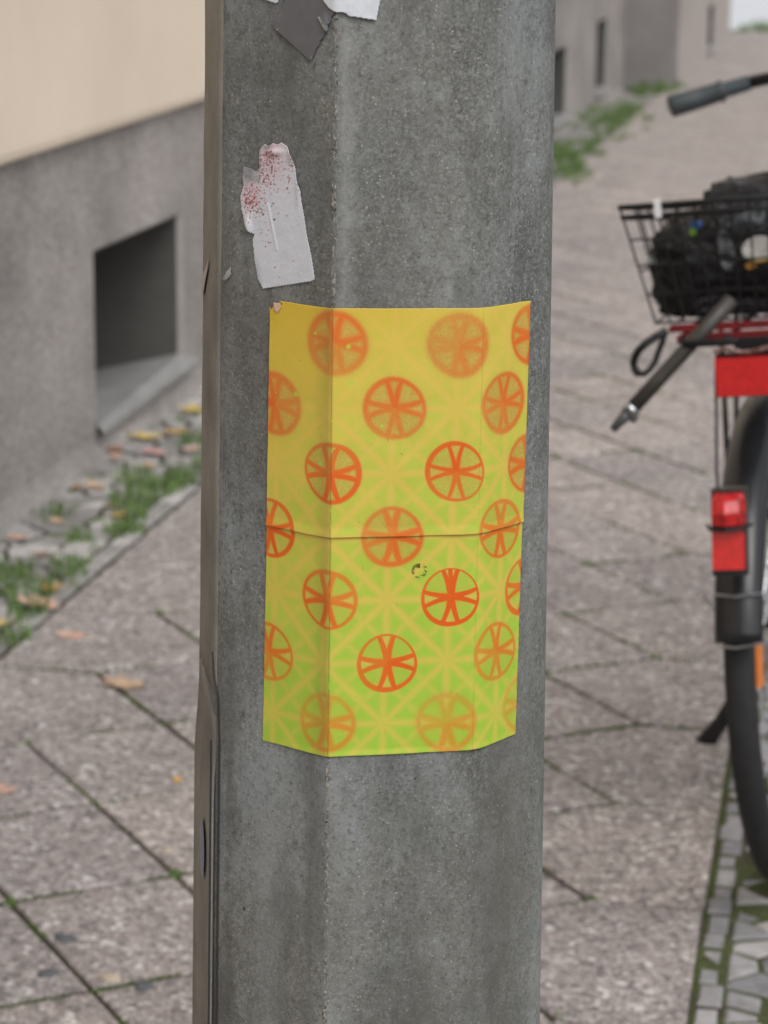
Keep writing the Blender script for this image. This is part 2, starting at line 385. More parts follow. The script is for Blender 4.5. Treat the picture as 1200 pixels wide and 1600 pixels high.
# ------------------------------------------------------------------ houses
plinth_m = m_wall('grey_roughcast_plinth', (.345, .315, .295, 1), .70, 1.16, 2.6, 75, .42, .005, .10)
plinth2_m = m_wall('beige_render_plinth', (.42, .375, .345, 1), .85, 1.1, 1.5, 120, .2, .003, .1)
beige_m = m_wall('beige_plaster', (.78, .66, .53, 1), .93, 1.05, 1.2, 160, .05, .0012, .03)
trim_m = m_wall('cement_edge', (.335, .315, .295, 1), .9, 1.1, 6, 120, .12, .001)
jamb_m = m_wall('shaded_cement_reveal', (.105, .103, .096, 1), .82, 1.12, 5, 160, .12, .001)  # cement colour darkened to deepen the shade inside the cellar niches
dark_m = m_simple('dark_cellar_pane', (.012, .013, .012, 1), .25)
sill_m = m_wall('cement_sill', (.285, .28, .268, 1), .8, 1.1, 8, 140, .12, .001, .1)
def wallbox(name, s0, s1, t0, t1, z0, z1, mat, parent, **tags):
    m = MB(); m.box(s0, s1, t0, t1, z0, z1); o = PM(m).build(name, mat, parent, **tags); o.matrix_parent_inverse = parent.matrix_basis.inverted(); return o
def fix(o, parent): o.matrix_parent_inverse = parent.matrix_basis.inverted(); return o
def plinth(parent, sf, t0, t1, top, niches, mats):
    m = MB(); cur = t0; D = .45; top += .17 if sf == 0 else 0
    for (a, b_, z0, z1) in niches:
        m.box(sf - D, sf, cur, a, -.12, top); m.box(sf - D, sf, a, b_, -.12, z0 - .001); m.box(sf - D, sf, a, b_, z1, top); cur = b_
    m.box(sf - D, sf, cur, t1, -.12, top)
    # the foot of the plinth flares out a little
    o = fix(PM(m).build('plinth', mats, parent), parent); return o
h1 = empty('house', P(-4, 5, 0), label='house with beige plaster above a rough grey plinth left of the concrete pole', category='house')
TOP = .818
NI = [(.70, 1.49, .070, .536), (9.75, 10.58, .07, .55), (12.33, 13.1, .08, .63)]
plinth(h1, 0, -8, 14.5, TOP, NI, plinth_m)
ms = MB(); a0 = len(ms.v); prev = None
ts = np.arange(-3, 14.4, .12)
for t in ts:                                                  # mortar fillet at the foot of the wall, uneven
    ww = .018 + .012 * mn.noise(Vector((t * 2.2, 0, 3))); hh = .060 + .04 * mn.noise(Vector((t * 1.7, 5, 3)))
    ms.v += [(.002, t, hh), (ww * .35, t, hh * .42), (ww, t, .004), (ww + .01, t, -.03)]
for i in range(len(ts) - 1):
    for k in range(3): ms.f.append([i * 4 + k, i * 4 + k + 1, i * 4 + 5 + k, i * 4 + 4 + k])
fix(PM(ms).build('mortar_fillet', plinth_m, h1, smooth=True), h1)
# beige plaster stands proud of the plinth with a rounded drip edge; its lower edge is a hair out of level
mw = MB(); pr = []
for (s, z) in ((-.2, TOP + .004), (.018, TOP + .004), (.030, TOP + .012), (.034, TOP + .030), (.034, 9.0), (-.2, 9.0)): pr.append((s, z))
for t, dz in ((-8, -.035), (0, -.005), (1.7, .018), (14.5, .125)):
    for s, z in pr: mw.v.append((s, t, z + (dz if z < 2 else 0)))
for i in range(3):
    for k in range(6): mw.f.append([i * 6 + k, i * 6 + (k + 1) % 6, i * 6 + 6 + (k + 1) % 6, i * 6 + 6 + k])
mw.f.append([0, 1, 2, 3, 4, 5]); mw.f.append([18 + q for q in (5, 4, 3, 2, 1, 0)])
fix(PM(mw).build('upper_wall', beige_m, h1), h1)
def niche(parent, sf, a, b_, z0, z1, big):
    w_ = empty('cellar_window', P(sf, (a + b_) / 2, z0), parent); w_.matrix_parent_inverse = parent.matrix_basis.inverted()
    def sub(m, name, mat): o = PM(m).build(name, mat, w_); o.matrix_parent_inverse = (parent.matrix_basis @ parent.matrix_basis.inverted() @ w_.matrix_basis).inverted(); return o
    m = MB(); e = .004; D = .43
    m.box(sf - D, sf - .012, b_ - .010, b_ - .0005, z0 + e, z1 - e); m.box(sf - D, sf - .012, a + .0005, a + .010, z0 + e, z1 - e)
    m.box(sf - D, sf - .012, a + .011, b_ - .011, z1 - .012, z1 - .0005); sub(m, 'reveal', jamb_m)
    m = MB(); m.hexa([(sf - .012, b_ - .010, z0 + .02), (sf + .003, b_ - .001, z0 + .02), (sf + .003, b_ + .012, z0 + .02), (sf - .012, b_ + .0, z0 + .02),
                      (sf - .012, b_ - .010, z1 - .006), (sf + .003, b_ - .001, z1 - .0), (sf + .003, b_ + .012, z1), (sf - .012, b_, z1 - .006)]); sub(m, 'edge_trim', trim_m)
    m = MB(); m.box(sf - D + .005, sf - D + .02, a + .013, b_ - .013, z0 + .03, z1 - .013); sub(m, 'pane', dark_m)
    m = MB(); rows = ((.026, -.015, .004, .004 if not big else .028), (.020, .002, .007, .033 if big else .01), (-.002, .012, .014, .062 if big else .03), (-.14, -.012, .0, .030), (-.30, -.012, -.02, -.005), (-.42, -.012, -.02, -.01))
    for q, (ds, ext, za, zb) in enumerate(rows):
        ta, tb = a - (0.02 if q < 2 else -.012), b_ + (.075 if q < 2 else -.0125)
        for k in range(7):
            f = k / 6; f2 = f ** 1.0; m.v.append((sf + ds, ta + (tb - ta) * f, z0 + za + (zb - za) * f2 + .002 * math.sin(k * 2.1 + q)))
    n_ = 7
    for q in range(len(rows) - 1):
        for k in range(6): m.f.append([q * n_ + k, q * n_ + k + 1, q * n_ + n_ + k + 1, q * n_ + n_ + k])
    b0 = len(m.v)     # underside lip
    for k in range(7): x = m.v[k]; m.v.append((x[0] - .001, x[1], x[2] - .014))
    for k in range(6): m.f.append([b0 + k, b0 + k + 1, k + 1, k])
    for k in range(7): x = m.v[k]; m.v.append((sf - .01, x[1], x[2] - .018))
    for k in range(6): m.f.append([b0 + 7 + k, b0 + 8 + k, b0 + k + 1, b0 + k])
    m.f.append([6, b0 + 6, b0 + 13, 13]); sub(m, 'sill', sill_m)
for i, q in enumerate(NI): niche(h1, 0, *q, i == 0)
h2 = empty('house', P(-4, 18, 0), label='far house whose pale plinth juts forward beyond the first house', category='house')
NI2 = [(18.9, 19.9, .06, .52)]
plinth(h2, .41, 14.92, 23.1, .95, NI2, plinth2_m); wallbox('pier', -.6, .41, 14.52, 14.918, -.12, .95, m_wall('grey_pier_render', (.25, .235, .23, 1), .8, 1.1, 2, 120, .2), h2)
wallbox('upper_wall', -.6, .43, 14.52, 23.1, .955, 9, beige_m, h2)
niche(h2, .41, *NI2[0], False)

# ------------------------------------------------------------------ the octagonal pole
XC, YC, R0, TP = -.0045, 1.5, .1181, .0168
ANG = [math.radians(q) for q in (-146.5, -101.35, -56.35, -13.49, 31.13, 63.54, 108.5, 161.0)]; K0 = 2   # ANG[K0+k]
def V_(k, z, off=0.0):
    r = R0 + TP * (H - z) + off * 1.07; a = ANG[(k + K0) % 8]
    return np.array([XC + r * math.sin(a), YC - r * math.cos(a), z])
def ray(x, y): return fwd + (x - 600) / F * R_ - (y - 800) / F * U_
def proj(p):
    v = np.array(p) - np.array([0, 0, H]); Z = v @ fwd; return 600 + F * (v @ R_) / Z, 800 - F * (v @ U_) / Z
def on_pole(px, py):           # survey of the photograph: where on the pole's unrolled skin does this point lie?  -> (q, z)
    d = ray(px, py)
    for k in (0, 1, 2, -1, 3):
        z = 1.0
        for _ in range(8):
            A, B = V_(k, z), V_(k + 1, z); n = np.array([B[1] - A[1], -(B[0] - A[0])]); t = (n @ A[:2]) / (n @ d[:2]); z = H + t * d[2]
        p = t * d[:2]; w = np.linalg.norm(B[:2] - A[:2]); f = (p - A[:2]) @ (B[:2] - A[:2]) / w ** 2
        if -1e-6 <= f <= 1 + 1e-6: return qof(k, f, z), z
    return None
def wid(k, z): return np.linalg.norm(V_(k + 1, z)[:2] - V_(k, z)[:2])
def qof(k, f, z):
    w = wid(k, z)
    return {0: -(1 - f) * w, 1: f * w, 2: wid(1, z) + f * w, 3: wid(1, z) + wid(2, z) + f * w, -1: -wid(0, z) - (1 - f) * w}[k]
def skin(q, z, off=0.0, rad=None):     # unrolled skin -> world, with soft bends at the edges
    e = [-wid(0, z) - wid(-1, z), -wid(0, z), 0.0, wid(1, z), wid(1, z) + wid(2, z), wid(1, z) + wid(2, z) + wid(3, z)]
    for i, k in enumerate((-1, 0, 1, 2, 3)):
        if q <= e[i + 1] or k == 3:
            f = (q - e[i]) / (e[i + 1] - e[i]); break
    A, B = V_(k, z, off), V_(k + 1, z, off); p = A + (B - A) * f
    for ee in e:       # pull the corner in a little so paper and stone bend with a radius
        d = abs(q - ee); rad_ = rad or (.0026 if ee == 0.0 else .008)
        if d < rad_:
            c = np.array([XC, YC]); v = p[:2] - c; p[:2] = c + v * (1 - (1 - d / rad_) ** 2 * rad_ * .20 / np.linalg.norm(v))
    return p
conc = m_concrete()
pole = MB(); zs = [-.1] + list(np.arange(.3, 1.75, .25)) + [2.2, 3, 4, 5.2]
qs_ = []
prof = []
for k in range(8):
    prof.append(k)
def ring(z):
    out = []
    for k in range(8):
        a, b_, c = V_(k - 1, z), V_(k, z), V_(k + 1, z); rad = .0022 if k in (1,) else (.010 if k != 2 else .016)
        u = (a - b_) / np.linalg.norm(a - b_); v = (c - b_) / np.linalg.norm(c - b_)
        p0, p2 = b_ + u * rad, b_ + v * rad
        for i in range(7):
            s = i / 6; out.append((1 - s) ** 2 * p0 + 2 * s * (1 - s) * b_ + s * s * p2)
    return out
n = 56
for z in zs: pole.v += [tuple(p) for p in ring(z)]
for i in range(len(zs) - 1):
    for k in range(n): pole.f.append([i * n + k, i * n + (k + 1) % n, i * n + n + (k + 1) % n, i * n + n + k])
pole.f.append([(len(zs) - 1) * n + k for k in range(n)])
po = pole.build('concrete_pole', conc, smooth=True, label='thick eight-sided weathered concrete pole standing on the pavement, filling the middle of the view', category='pole')
po.data.set_sharp_from_angle(angle=math.radians(60)) if hasattr(po.data, 'set_sharp_from_angle') else None
# rough chipped mould seam on the front-left edge
sm = MB(); zz = np.arange(.2, 1.9, .0012); W5 = (-.0019, -.0013, -.0006, .0001, .0008, .0014, .0021)
for i, z in enumerate(zz):
    wob = .0010 * mn.noise(Vector((z * 38, 1, 1)))
    for j, q in enumerate(W5):
        hgt = -.0012 if (.842 < z < 1.124) else -.0006 if j in (0, 6) else .0001 + .0012 * mn.noise(Vector((q * 900, 9, z * 260))) + .0006 * mn.noise(Vector((q * 100, 3, z * 60)))
        sm.v.append(tuple(skin(q + wob, z, max(-.0012, hgt))))
for i in range(len(zz) - 1):
    for j in range(6): sm.f.append([i * 7 + j, i * 7 + j + 1, i * 7 + 8 + j, i * 7 + 7 + j])
a = N('chipped_seam'); v = a.coord()
cc = a.ramp(a.noise(v, 420, 4, .75), [(.40, (.022, .020, .018, 1)), (.48, (.14, .13, .11, 1)), (.55, (.27, .25, .22, 1)), (.68, (.48, .46, .43, 1))])
cc = a.mix(a.ramp(a.noise(v, 45, 4, .6), [(.38, .6), (.60, .0)]), cc, (.33, .315, .29, 1))
a.bump(a.noise(v, 600, 3, .7), .001, 1); add('mould_seam', mesh('mould_seam', sm.v, sm.f, True), a.out(cc, .9, spec=.2), po)

def set_print(me, cols):
    ca = me.color_attributes.new('print', 'FLOAT_COLOR', 'POINT'); arr = np.ones((len(me.vertices), 4), dtype=np.float32); arr[:, :3] = cols[:, :3]
    ca.data.foreach_set('color', arr.ravel())
def fnoise(X, Y, scale, seed=0, oct_=4):   # cheap vectorised value noise, 0..1
    r = np.random.default_rng(seed); T = r.random((256, 256)); out = 0; amp = 1; tot = 0
    x, y = X * scale, Y * scale
    for o in range(oct_):
        xi, yi = np.floor(x).astype(int), np.floor(y).astype(int); fx, fy = x - xi, y - yi; fx = fx * fx * (3 - 2 * fx); fy = fy * fy * (3 - 2 * fy)
        g_ = lambda i, j: T[(xi + i) % 256, (yi + j) % 256]
        out = out + amp * ((g_(0, 0) * (1 - fx) + g_(1, 0) * fx) * (1 - fy) + (g_(0, 1) * (1 - fx) + g_(1, 1) * fx) * fy); tot += amp; amp *= .55; x = x * 2.03 + 7.1; y = y * 2.03 + 3.7
    return out / tot
def sm_(a, b, x): t = np.clip((x - a) / (b - a), 0, 1); return t * t * (3 - 2 * t)
L3 = lambda r, g, b, k=1.0: np.array(lin(r, g, b, k)[:3])
# ------------------------------------------------------------------ the sprayed poster, two sheets one below the other
CIR = [  # px, py, strength, softness (0 crisp .. 1 fogged), fill
 (524, 537, .86, .95, .50), (717, 538, .60, .95, .52), (828, 521, .95, .6, .6),
 (432, 630, .92, .80, .50), (616, 638, .88, .55, .45), (785, 628, .85, .55, .55),
 (517, 739, 1.0, .30, .38), (711, 737, 1.0, .15, .30), (822, 722, .9, .4, .5),
 (424, 823, 1.0, .15, .20), (612, 839, .9, .50, .40), (780, 825, .85, .25, .28),
 (512, 937, .95, .30, .15), (703, 933, 1.1, .0, .08), (817, 915, 1.0, .2, .1),
 (421, 1018, .85, .30, .12), (604, 1036, 1.0, .12, .10), (773, 1018, .78, .35, .12),
 (508, 1130, .62, .60, .08), (698, 1128, .55, .75, .08), (815, 1096, .5, .6, .1)]
IJ = [(1, 0), (3, 0), (5, 0), (0, 1), (2, 1), (4, 1), (1, 2), (3, 2), (5, 2), (0, 3), (2, 3), (4, 3), (1, 4), (3, 4), (5, 4), (0, 5), (2, 5), (4, 5), (1, 6), (3, 6), (5, 6)]
cq = []
for (x, y, *_r) in CIR:
    h_ = on_pole(x, y)
    cq.append(h_)
cq = np.array(cq)
A_ = np.array([[i, j, 1] for i, j in IJ]); sel = [k for k in range(len(IJ)) if IJ[k][0] not in (5,)]
fitq = np.linalg.lstsq(A_[sel], cq[sel], rcond=None)[0]
lat = lambda i, j: np.array([i, j, 1]) @ fitq
YEL, LIME, ORG, TAN = L3(221, 191, 84), L3(162, 198, 64), L3(223, 95, 24), L3(178, 158, 80)
OCH = L3(212, 180, 58)
WID1 = wid(1, 1.0)
def poster_colours(Q, Z):
    shp = Q.shape; G = np.zeros(shp); Ln = np.zeros(shp)
    top, bot = 1.135, .83; v = (top - Z) / (top - bot); h = (Q + .055) / .19
    d0 = abs(fitq[0][0]); d1 = abs(fitq[1][1])
    star = np.zeros(shp); ray_ = np.zeros(shp)
    for i in range(-2, 8):
        for j in range(-2, 9):
            if (i + j) % 2: continue
            c = lat(i, j); x, y = (Q - c[0]) / d0, (Z - c[1]) / d1; r = np.hypot(x, y)
            star = np.maximum(star, 1 - sm_(.55, 1.02, r))
            for an in (0, PI / 4, PI / 2, 3 * PI / 4):
                u = x * math.cos(an) + y * math.sin(an); p = abs(-x * math.sin(an) + y * math.cos(an)); lim = 1.0 if an in (PI / 4, 3 * PI / 4) else .80
                ray_ = np.maximum(ray_, np.exp(-(p / .060) ** 2) * (1 - sm_(lim - .12, lim + .12, abs(u))))
            ray_ = np.maximum(ray_, .9 * np.exp(-(r / .15) ** 2))
            dm = np.abs(x) + np.abs(y); ray_ = np.maximum(ray_, .60 * np.exp(-((dm - .70) / .075) ** 2))
    nz = fnoise(Q, Z, 45, 3); fine = fnoise(Q, Z, 1500, 5, 2)
    amt = np.clip(sm_(-.10, .75, .75 * v + .52 * sm_(0, .5, h) - .12 + (nz - .5) * .5), 0, 1)
    amt = amt * (.42 + .58 * sm_(.0, .45, v))
    lowr = sm_(.02, 1.0, v * .9 + .14 * sm_(0, .6, h) + (nz - .5) * .22); g_ = lowr * .84 + .30 * amt * np.clip(star * 1.3, 0, 1) * (1 - .4 * lowr)
    ray_ = ray_ * (1 - .32 * sm_(.5, 1.0, v)); g_ = g_ * (1 - .74 * ray_ * (.45 + .55 * fnoise(Q, Z, 70, 8))) * (.90 + .2 * fine)
    base = OCH[None, None] * (1 - sm_(0, .5, v + h * .4)[..., None]) + YEL[None, None] * sm_(0, .5, v + h * .4)[..., None]
    g_ = np.clip(g_, 0, 1); c = base * (1 - g_[..., None]) + LIME * g_[..., None]
    t_ = np.clip(ray_ * (.25 + .75 * amt) * .55, 0, .6)[..., None]; c = c * (1 - t_) + L3(222, 187, 92) * t_
    rad = .49 * d0 * .98; sc_ = max(d0, .01)
    for (cx, cz), (px, py, stg, soft, fill) in zip(cq, CIR):
        r0 = .0192; x, y = (Q - cx) / r0, (Z - cz) / r0
        ph = math.sin(px * 12.9 + py * 7.7); x = x + .03 * np.sin(y * 2 + ph) ; y = y + .025 * np.sin(x * 2.4 + ph * 2)
        r = np.hypot(x, y); near = r < 1.6
        if not near.any(): continue
        sf = .018 + .14 * soft; an = np.arctan2(y, x)
        th = .026 + .05 * soft + .05 * (np.sin(an + ph * 3) * .5 + .5) * (1.3 if stg >= 1 else .8)
        lnn = lambda dist, t2: 1 - sm_(t2 - sf * .5, t2 + sf, abs(dist))
        m = lnn(r - .965 + th * .3, th * .85) * .95
        kv, kh = .27, .27; w2 = .064 + .03 * soft + .012 * math.sin(ph * 5)
        ins = 1 - sm_(.93, 1.0 + sf * .3, r)
        for sg in (-1, 1):
            m = np.maximum(m, lnn(x - sg * (.03 + kv * np.abs(y) ** 1.7 + .02 * y * ph), w2 + .02 * (1 - np.abs(y))) * ins)
            m = np.maximum(m, lnn(y - sg * (.03 + kh * np.abs(x) ** 1.7) + .02 * x * ph, w2 * .95 + .02 * (1 - np.abs(x))) * ins)
        if stg > 1.05: m = np.maximum(m, lnn(x, .07) * ins * (y > 0))
        m = np.maximum(m, np.exp(-(r / (.20 + .1 * soft)) ** 2))
        side = .5 + .5 * np.cos(an - ph * 4); m = m * (1 - (.12 + .38 * soft) * side)
        grain_ = fnoise(Q, Z, 1300, int(px), 2); f = min(.8, fill * 1.35) * (1 - sm_(.95, 1.03 + sf, r)) * (.30 + 1.4 * grain_)
        halo = .30 * soft * np.exp(-((r - 1.0) / .16) ** 2) * (.6 + .8 * grain_)
        f = np.clip(np.maximum(f, halo), 0, .8)[..., None]; c = c * (1 - f) + (ORG * (.10 + .14 * min(1, soft * 1.3)) + TAN * .80) * f
        m = np.clip(m * stg * (1 - .12 * soft * (grain_ - .3)), 0, 1)[..., None]; c = c * (1 - m) + ORG * m
    # lime spatters and one charred round mark
    for (px, py, rr_) in ((494, 520, 2.6), (545, 541, 3.4), (549, 599, 4.4), (464, 615, 4.0), (502, 724, 3.6), (442, 620, 1.6), (433, 613, 1.3), (597, 665, 2.3), (523, 700, 1.4), (484, 655, 1.3), (651, 725, 1.2)):
        h_ = on_pole(px, py); k = (1 - sm_(rr_ * .00028, rr_ * .00052, np.hypot(Q - h_[0], Z - h_[1])))[..., None] * .85; c = c * (1 - k) + L3(176, 208, 70) * k
    h_ = on_pole(655, 891); r = np.hypot(Q - h_[0], Z - h_[1]) / .0052; fn = fnoise(Q, Z, 620, 44, 3)
    an = np.arctan2(Z - h_[1], Q - h_[0])
    k = np.clip((1 - sm_(.85, 1.05, r)) * sm_(.45, .85, r) * (fn > .50) + (1 - sm_(.5, .8, np.hypot((Q - h_[0]) / .0036, (Z - h_[1] - .0028) / .002))) * (fn > .42), 0, 1)[..., None] * .85
    c = c * (1 - k) + np.array([.02, .025, .012]) * k
    dirt_and_shade = np.clip((Q > -.016) * (Q < .0004) * sm_(-.016, .0, Q) * .30 * (.5 + fnoise(Q, Z, 120, 31)), 0, .5)[..., None]; c = c * (1 - dirt_and_shade) + np.array([.16, .12, .03]) * dirt_and_shade  # dark shading left of the seam, painted into the print as a brown gradient
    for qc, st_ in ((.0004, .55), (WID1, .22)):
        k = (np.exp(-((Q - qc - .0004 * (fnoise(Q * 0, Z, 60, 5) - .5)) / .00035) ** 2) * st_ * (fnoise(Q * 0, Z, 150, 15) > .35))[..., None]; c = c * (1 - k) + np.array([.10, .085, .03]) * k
    k = ((fnoise(Q, Z, 900, 71, 1) > .972) * .45)[..., None]; c = c * (1 - k) + np.array([.10, .08, .03]) * k
    return c
pm = m_attr('sprayed_paper', rough=.5, spec=.35, grain=.035, gscale=2500, bump=.0005, bscale=38, coat=.08)
def sheet(name, edgeL, edgeR, topc, botc, off, label, cat, nq=430, nz=340, colf=None, mat=None, lift=None, group=None):
    # edgeL/edgeR: functions of v giving (q,z); here corners are bilinear
    (q00, z00), (q10, z10), (q11, z11), (q01, z01) = topc[0], topc[1], botc[1], botc[0]
    U, Vv = np.meshgrid(np.linspace(0, 1, nq), np.linspace(0, 1, nz))
    Q = (q00 * (1 - U) + q10 * U) * (1 - Vv) + (q01 * (1 - U) + q11 * U) * Vv
    Z = (z00 * (1 - U) + z10 * U) * (1 - Vv) + (z01 * (1 - U) + z11 * U) * Vv
    edge_w = np.minimum(U, 1 - U); Q = Q + .0004 * (fnoise(Q * 0 + 1, Z, 90, 2) - .5) * (edge_w < .01); Z = Z + .0005 * (fnoise(Q, Z * 0, 60, 9) - .5)
    C = colf(Q, Z); vs = []
    for i in range(nz):
        for j in range(nq):
            of = off if lift is None else off + lift(U[i, j], Vv[i, j]); vs.append(skin(float(Q[i, j]), float(Z[i, j]), of))
    idx = np.arange(nz * nq).reshape(nz, nq); fs = np.stack([idx[:-1, :-1], idx[1:, :-1], idx[1:, 1:], idx[:-1, 1:]], -1).reshape(-1, 4)
    if name == 'poster_sheet' and Z.max() > 1.05:   # torn nick at the top left corner
        cu, cv = (U[:-1, :-1] * .19).ravel(), (Vv[:-1, :-1] * .142).ravel()
        keep = ~((cu < .0075 + .002 * np.sin(cv * 1200)) & (cv < .0042 + .0015 * np.sin(cu * 1500))); fs = fs[keep]
    me = mesh(name, vs, fs.tolist(), True); set_print(me, C.reshape(-1, 3))
    o = add(name, me, mat, label=label, category=cat)
    if group: o['group'] = group
    sd_ = o.modifiers.new('thickness', 'SOLIDIFY'); sd_.thickness = .00025; sd_.offset = 0
    return o
TL, TR = on_pole(424, 468), on_pole(825, 469.5); ML, MR = on_pole(418, 817.5), on_pole(815, 812); BL, BR = on_pole(411.5, 1156.5), on_pole(804, 1147)
def lift_up(u, v):   # upper sheet lies over the lower one and gapes a touch at its bottom edge
    return .0006 * sm_(.95, 1, v) + .0010 * float(np.exp(-((u - .99) / .02) ** 2)) * (1 - v) + .0003 * mn.noise(Vector((u * 9, v * 7, 0)))
def lift_lo(u, v): return .0003 * mn.noise(Vector((u * 8, v * 6, 5))) + .0006 * sm_(.97, 1, v) * (1 - abs(2 * u - 1))
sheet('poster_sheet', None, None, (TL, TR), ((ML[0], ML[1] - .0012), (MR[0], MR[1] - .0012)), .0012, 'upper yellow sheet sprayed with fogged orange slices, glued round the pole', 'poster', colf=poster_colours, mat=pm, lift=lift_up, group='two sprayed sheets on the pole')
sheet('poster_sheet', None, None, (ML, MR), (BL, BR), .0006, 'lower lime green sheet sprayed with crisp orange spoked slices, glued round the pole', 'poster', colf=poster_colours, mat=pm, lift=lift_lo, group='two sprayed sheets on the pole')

# ------------------------------------------------------------------ paper remnants and tape, cut to outline
def inside(px, py, poly):
    c = np.zeros(px.shape, bool); n = len(poly)
    for i in range(n):
        x1, y1 = poly[i - 1]; x2, y2 = poly[i]
        if y1 == y2: continue
        c ^= ((y1 > py) != (y2 > py)) & (px < (x2 - x1) * (py - y1) / (y2 - y1) + x1)
    return c
def cutout(name, outline_px, off, colf, mat, label=None, cat=None, step=.0005, lift=None, parent=None, thick=.0003):
    ol = []
    for i, p in enumerate(outline_px):          # densify in the survey, then store on the unrolled skin
        q = on_pole(*p)
        if q is None: q = ol[-1]
        ol.append(q)
    ol = np.array(ol); q0, z0 = ol.min(0); q1, z1 = ol.max(0)
    qs = np.arange(q0 - step, q1 + step, step); zs2 = np.arange(z0 - step, z1 + step, step); Q, Z = np.meshgrid(qs, zs2)
    cin = inside(Q[:-1, :-1] + step / 2, Z[:-1, :-1] + step / 2, [tuple(x) for x in ol])
    idx = np.arange(Q.size).reshape(Q.shape); fs = np.stack([idx[:-1, :-1], idx[:-1, 1:], idx[1:, 1:], idx[1:, :-1]], -1)[cin]
    used = np.unique(fs); remap = -np.ones(Q.size, int); remap[used] = np.arange(len(used)); fs = remap[fs]
    Qf, Zf = Q.ravel()[used], Z.ravel()[used]
    pxy = np.array([proj(skin(float(a_), float(b_), off)) for a_, b_ in zip(Qf, Zf)])
    vs = [skin(float(a_), float(b_), off + (lift(x_, y_) if lift else 0)) for a_, b_, (x_, y_) in zip(Qf, Zf, pxy)]
    me = mesh(name, vs, fs.tolist(), True); set_print(me, colf(Qf, Zf, pxy[:, 0], pxy[:, 1]))
    tg = {} if label is None else dict(label=label, category=cat)
    o = add(name, me, mat, parent, **tg); m_ = o.modifiers.new('thickness', 'SOLIDIFY'); m_.thickness = thick; m_.offset = 1; return o
paper_m = m_attr('weathered_white_paper', rough=.42, spec=.45, grain=.04, gscale=700, bump=.0006, bscale=90)
def c_sticker(Q, Z, X, Y):
    n_ = len(Q); c = np.tile(L3(206, 208, 216), (n_, 1)) * (.93 + .10 * fnoise(Q, Z, 160, 4))[:, None]
    r = np.random.default_rng(4)
    pink = np.clip((1 - sm_(225, 330, Y)) * (1 - sm_(425, 470, X)) + np.exp(-((X - 391) / 14) ** 2 - ((Y - 307) / 22) ** 2), 0, 1)[:, None] * .40
    c = c * (1 - pink) + L3(206, 150, 155) * pink
    for _ in range(560):
        if r.random() < .4: x, y = r.normal(393, 9), r.normal(308, 18)
        elif r.random() < .6: x, y = r.uniform(406, 430), 236 + r.exponential(34)
        else: x, y = r.uniform(406, 468), 240 + r.exponential(38)
        rd = r.uniform(.45, 1.15) if r.random() < .95 else 1.7
        k = (np.hypot(X - x, Y - y) < rd)[:, None] * .85; c = c * (1 - k) + L3(120 + r.integers(0, 40), 42, 48) * k
    k = (1 - sm_(1.4, 2.4, np.hypot(X - 429, Y - 343)))[:, None] * .9; c = c * (1 - k) + L3(50, 28, 26) * k
    k = (np.exp(-((np.hypot(X - 407, Y - 329) - 3.4) / 1.1) ** 2) * .6)[:, None]; c = c * (1 - k) + L3(90, 66, 54) * k
    thin = np.clip(1 - sm_(398, 412, X - (Y - 420) * .12), 0, 1) * sm_(385, 430, Y) * .55     # worn bottom left: stone shows through
    thin = np.maximum(thin, (1 - sm_(404, 410, X)) * (1 - sm_(280, 292, Y)) * .95 * fnoise(Q, Z, 200, 12) * 1.5)
    thin = np.maximum(thin, np.exp(-((X - 418) / 8) ** 2 - ((Y - 231) / 5) ** 2) * .8); thin = np.clip(thin, 0, 1)[:, None]
    c = c * (1 - thin) + L3(120, 126, 128) * thin
    k = (np.exp(-((X - (422 + (Y - 345) * .2)) / 1.0) ** 2) * ((Y > 318) & (Y < 391)) * .7)[:, None]; c = c * (1 - k) + L3(228, 228, 232) * k
    return c
def l_sticker(x, y):
    l = .0022 * math.exp(-((x - 457) / 5) ** 2 - ((y - 238) / 14) ** 2) + .0016 * math.exp(-((x - 430) / 12) ** 2 - ((y - 238) / 5) ** 2)
    l += .0018 * math.exp(-((x - 388) / 5) ** 2 - ((y - 352) / 16) ** 2) + .0008 * math.exp(-((x - 466) / 4) ** 2 - ((y - 290) / 30) ** 2)
    l += .0005 * math.exp(-((x - (424 + (y - 345) * .2)) / 1.6) ** 2) * (318 < y < 391)
    return l
cutout('paper_sticker', [(410, 230), (415, 225), (421, 229), (427, 224), (435, 226), (441, 223), (449, 228), (457, 243), (462, 262), (465, 282), (470, 298), (472, 318), (476, 338), (480, 368), (487, 400), (491, 425), (492, 436), (488, 439), (412, 451), (404, 436), (399, 408), (396, 375), (399, 366), (391, 362), (384, 346), (378, 326), (377, 306), (382, 290), (380, 274), (382, 260), (388, 262), (394, 264), (401, 268), (406, 262), (406, 236)],
       .0005, c_sticker, paper_m, 'torn white paper sticker freckled with red dots above the yellow poster', 'sticker', lift=l_sticker)
flat_col = lambda rgb, var=.12, s=200: (lambda Q, Z, X, Y: np.tile(L3(*rgb), (len(Q), 1)) * (1 - var / 2 + var * fnoise(Q, Z, s, 3))[:, None])
tape_m = m_attr('grey_duct_tape', rough=.38, spec=.5, grain=.06, gscale=1200, bump=.0003, bscale=120)
def l_tape(x, y): return .0016 * math.exp(-((x - 508) / 5) ** 2 - ((y - 36) / 12) ** 2) + .0008 * math.exp(-((x - 431) / 6) ** 2 - ((y - 30) / 14) ** 2) + (.0007 if abs((x - 504) * .9 - (y - 36) * .55) < 2.5 and 28 < y < 48 else 0)
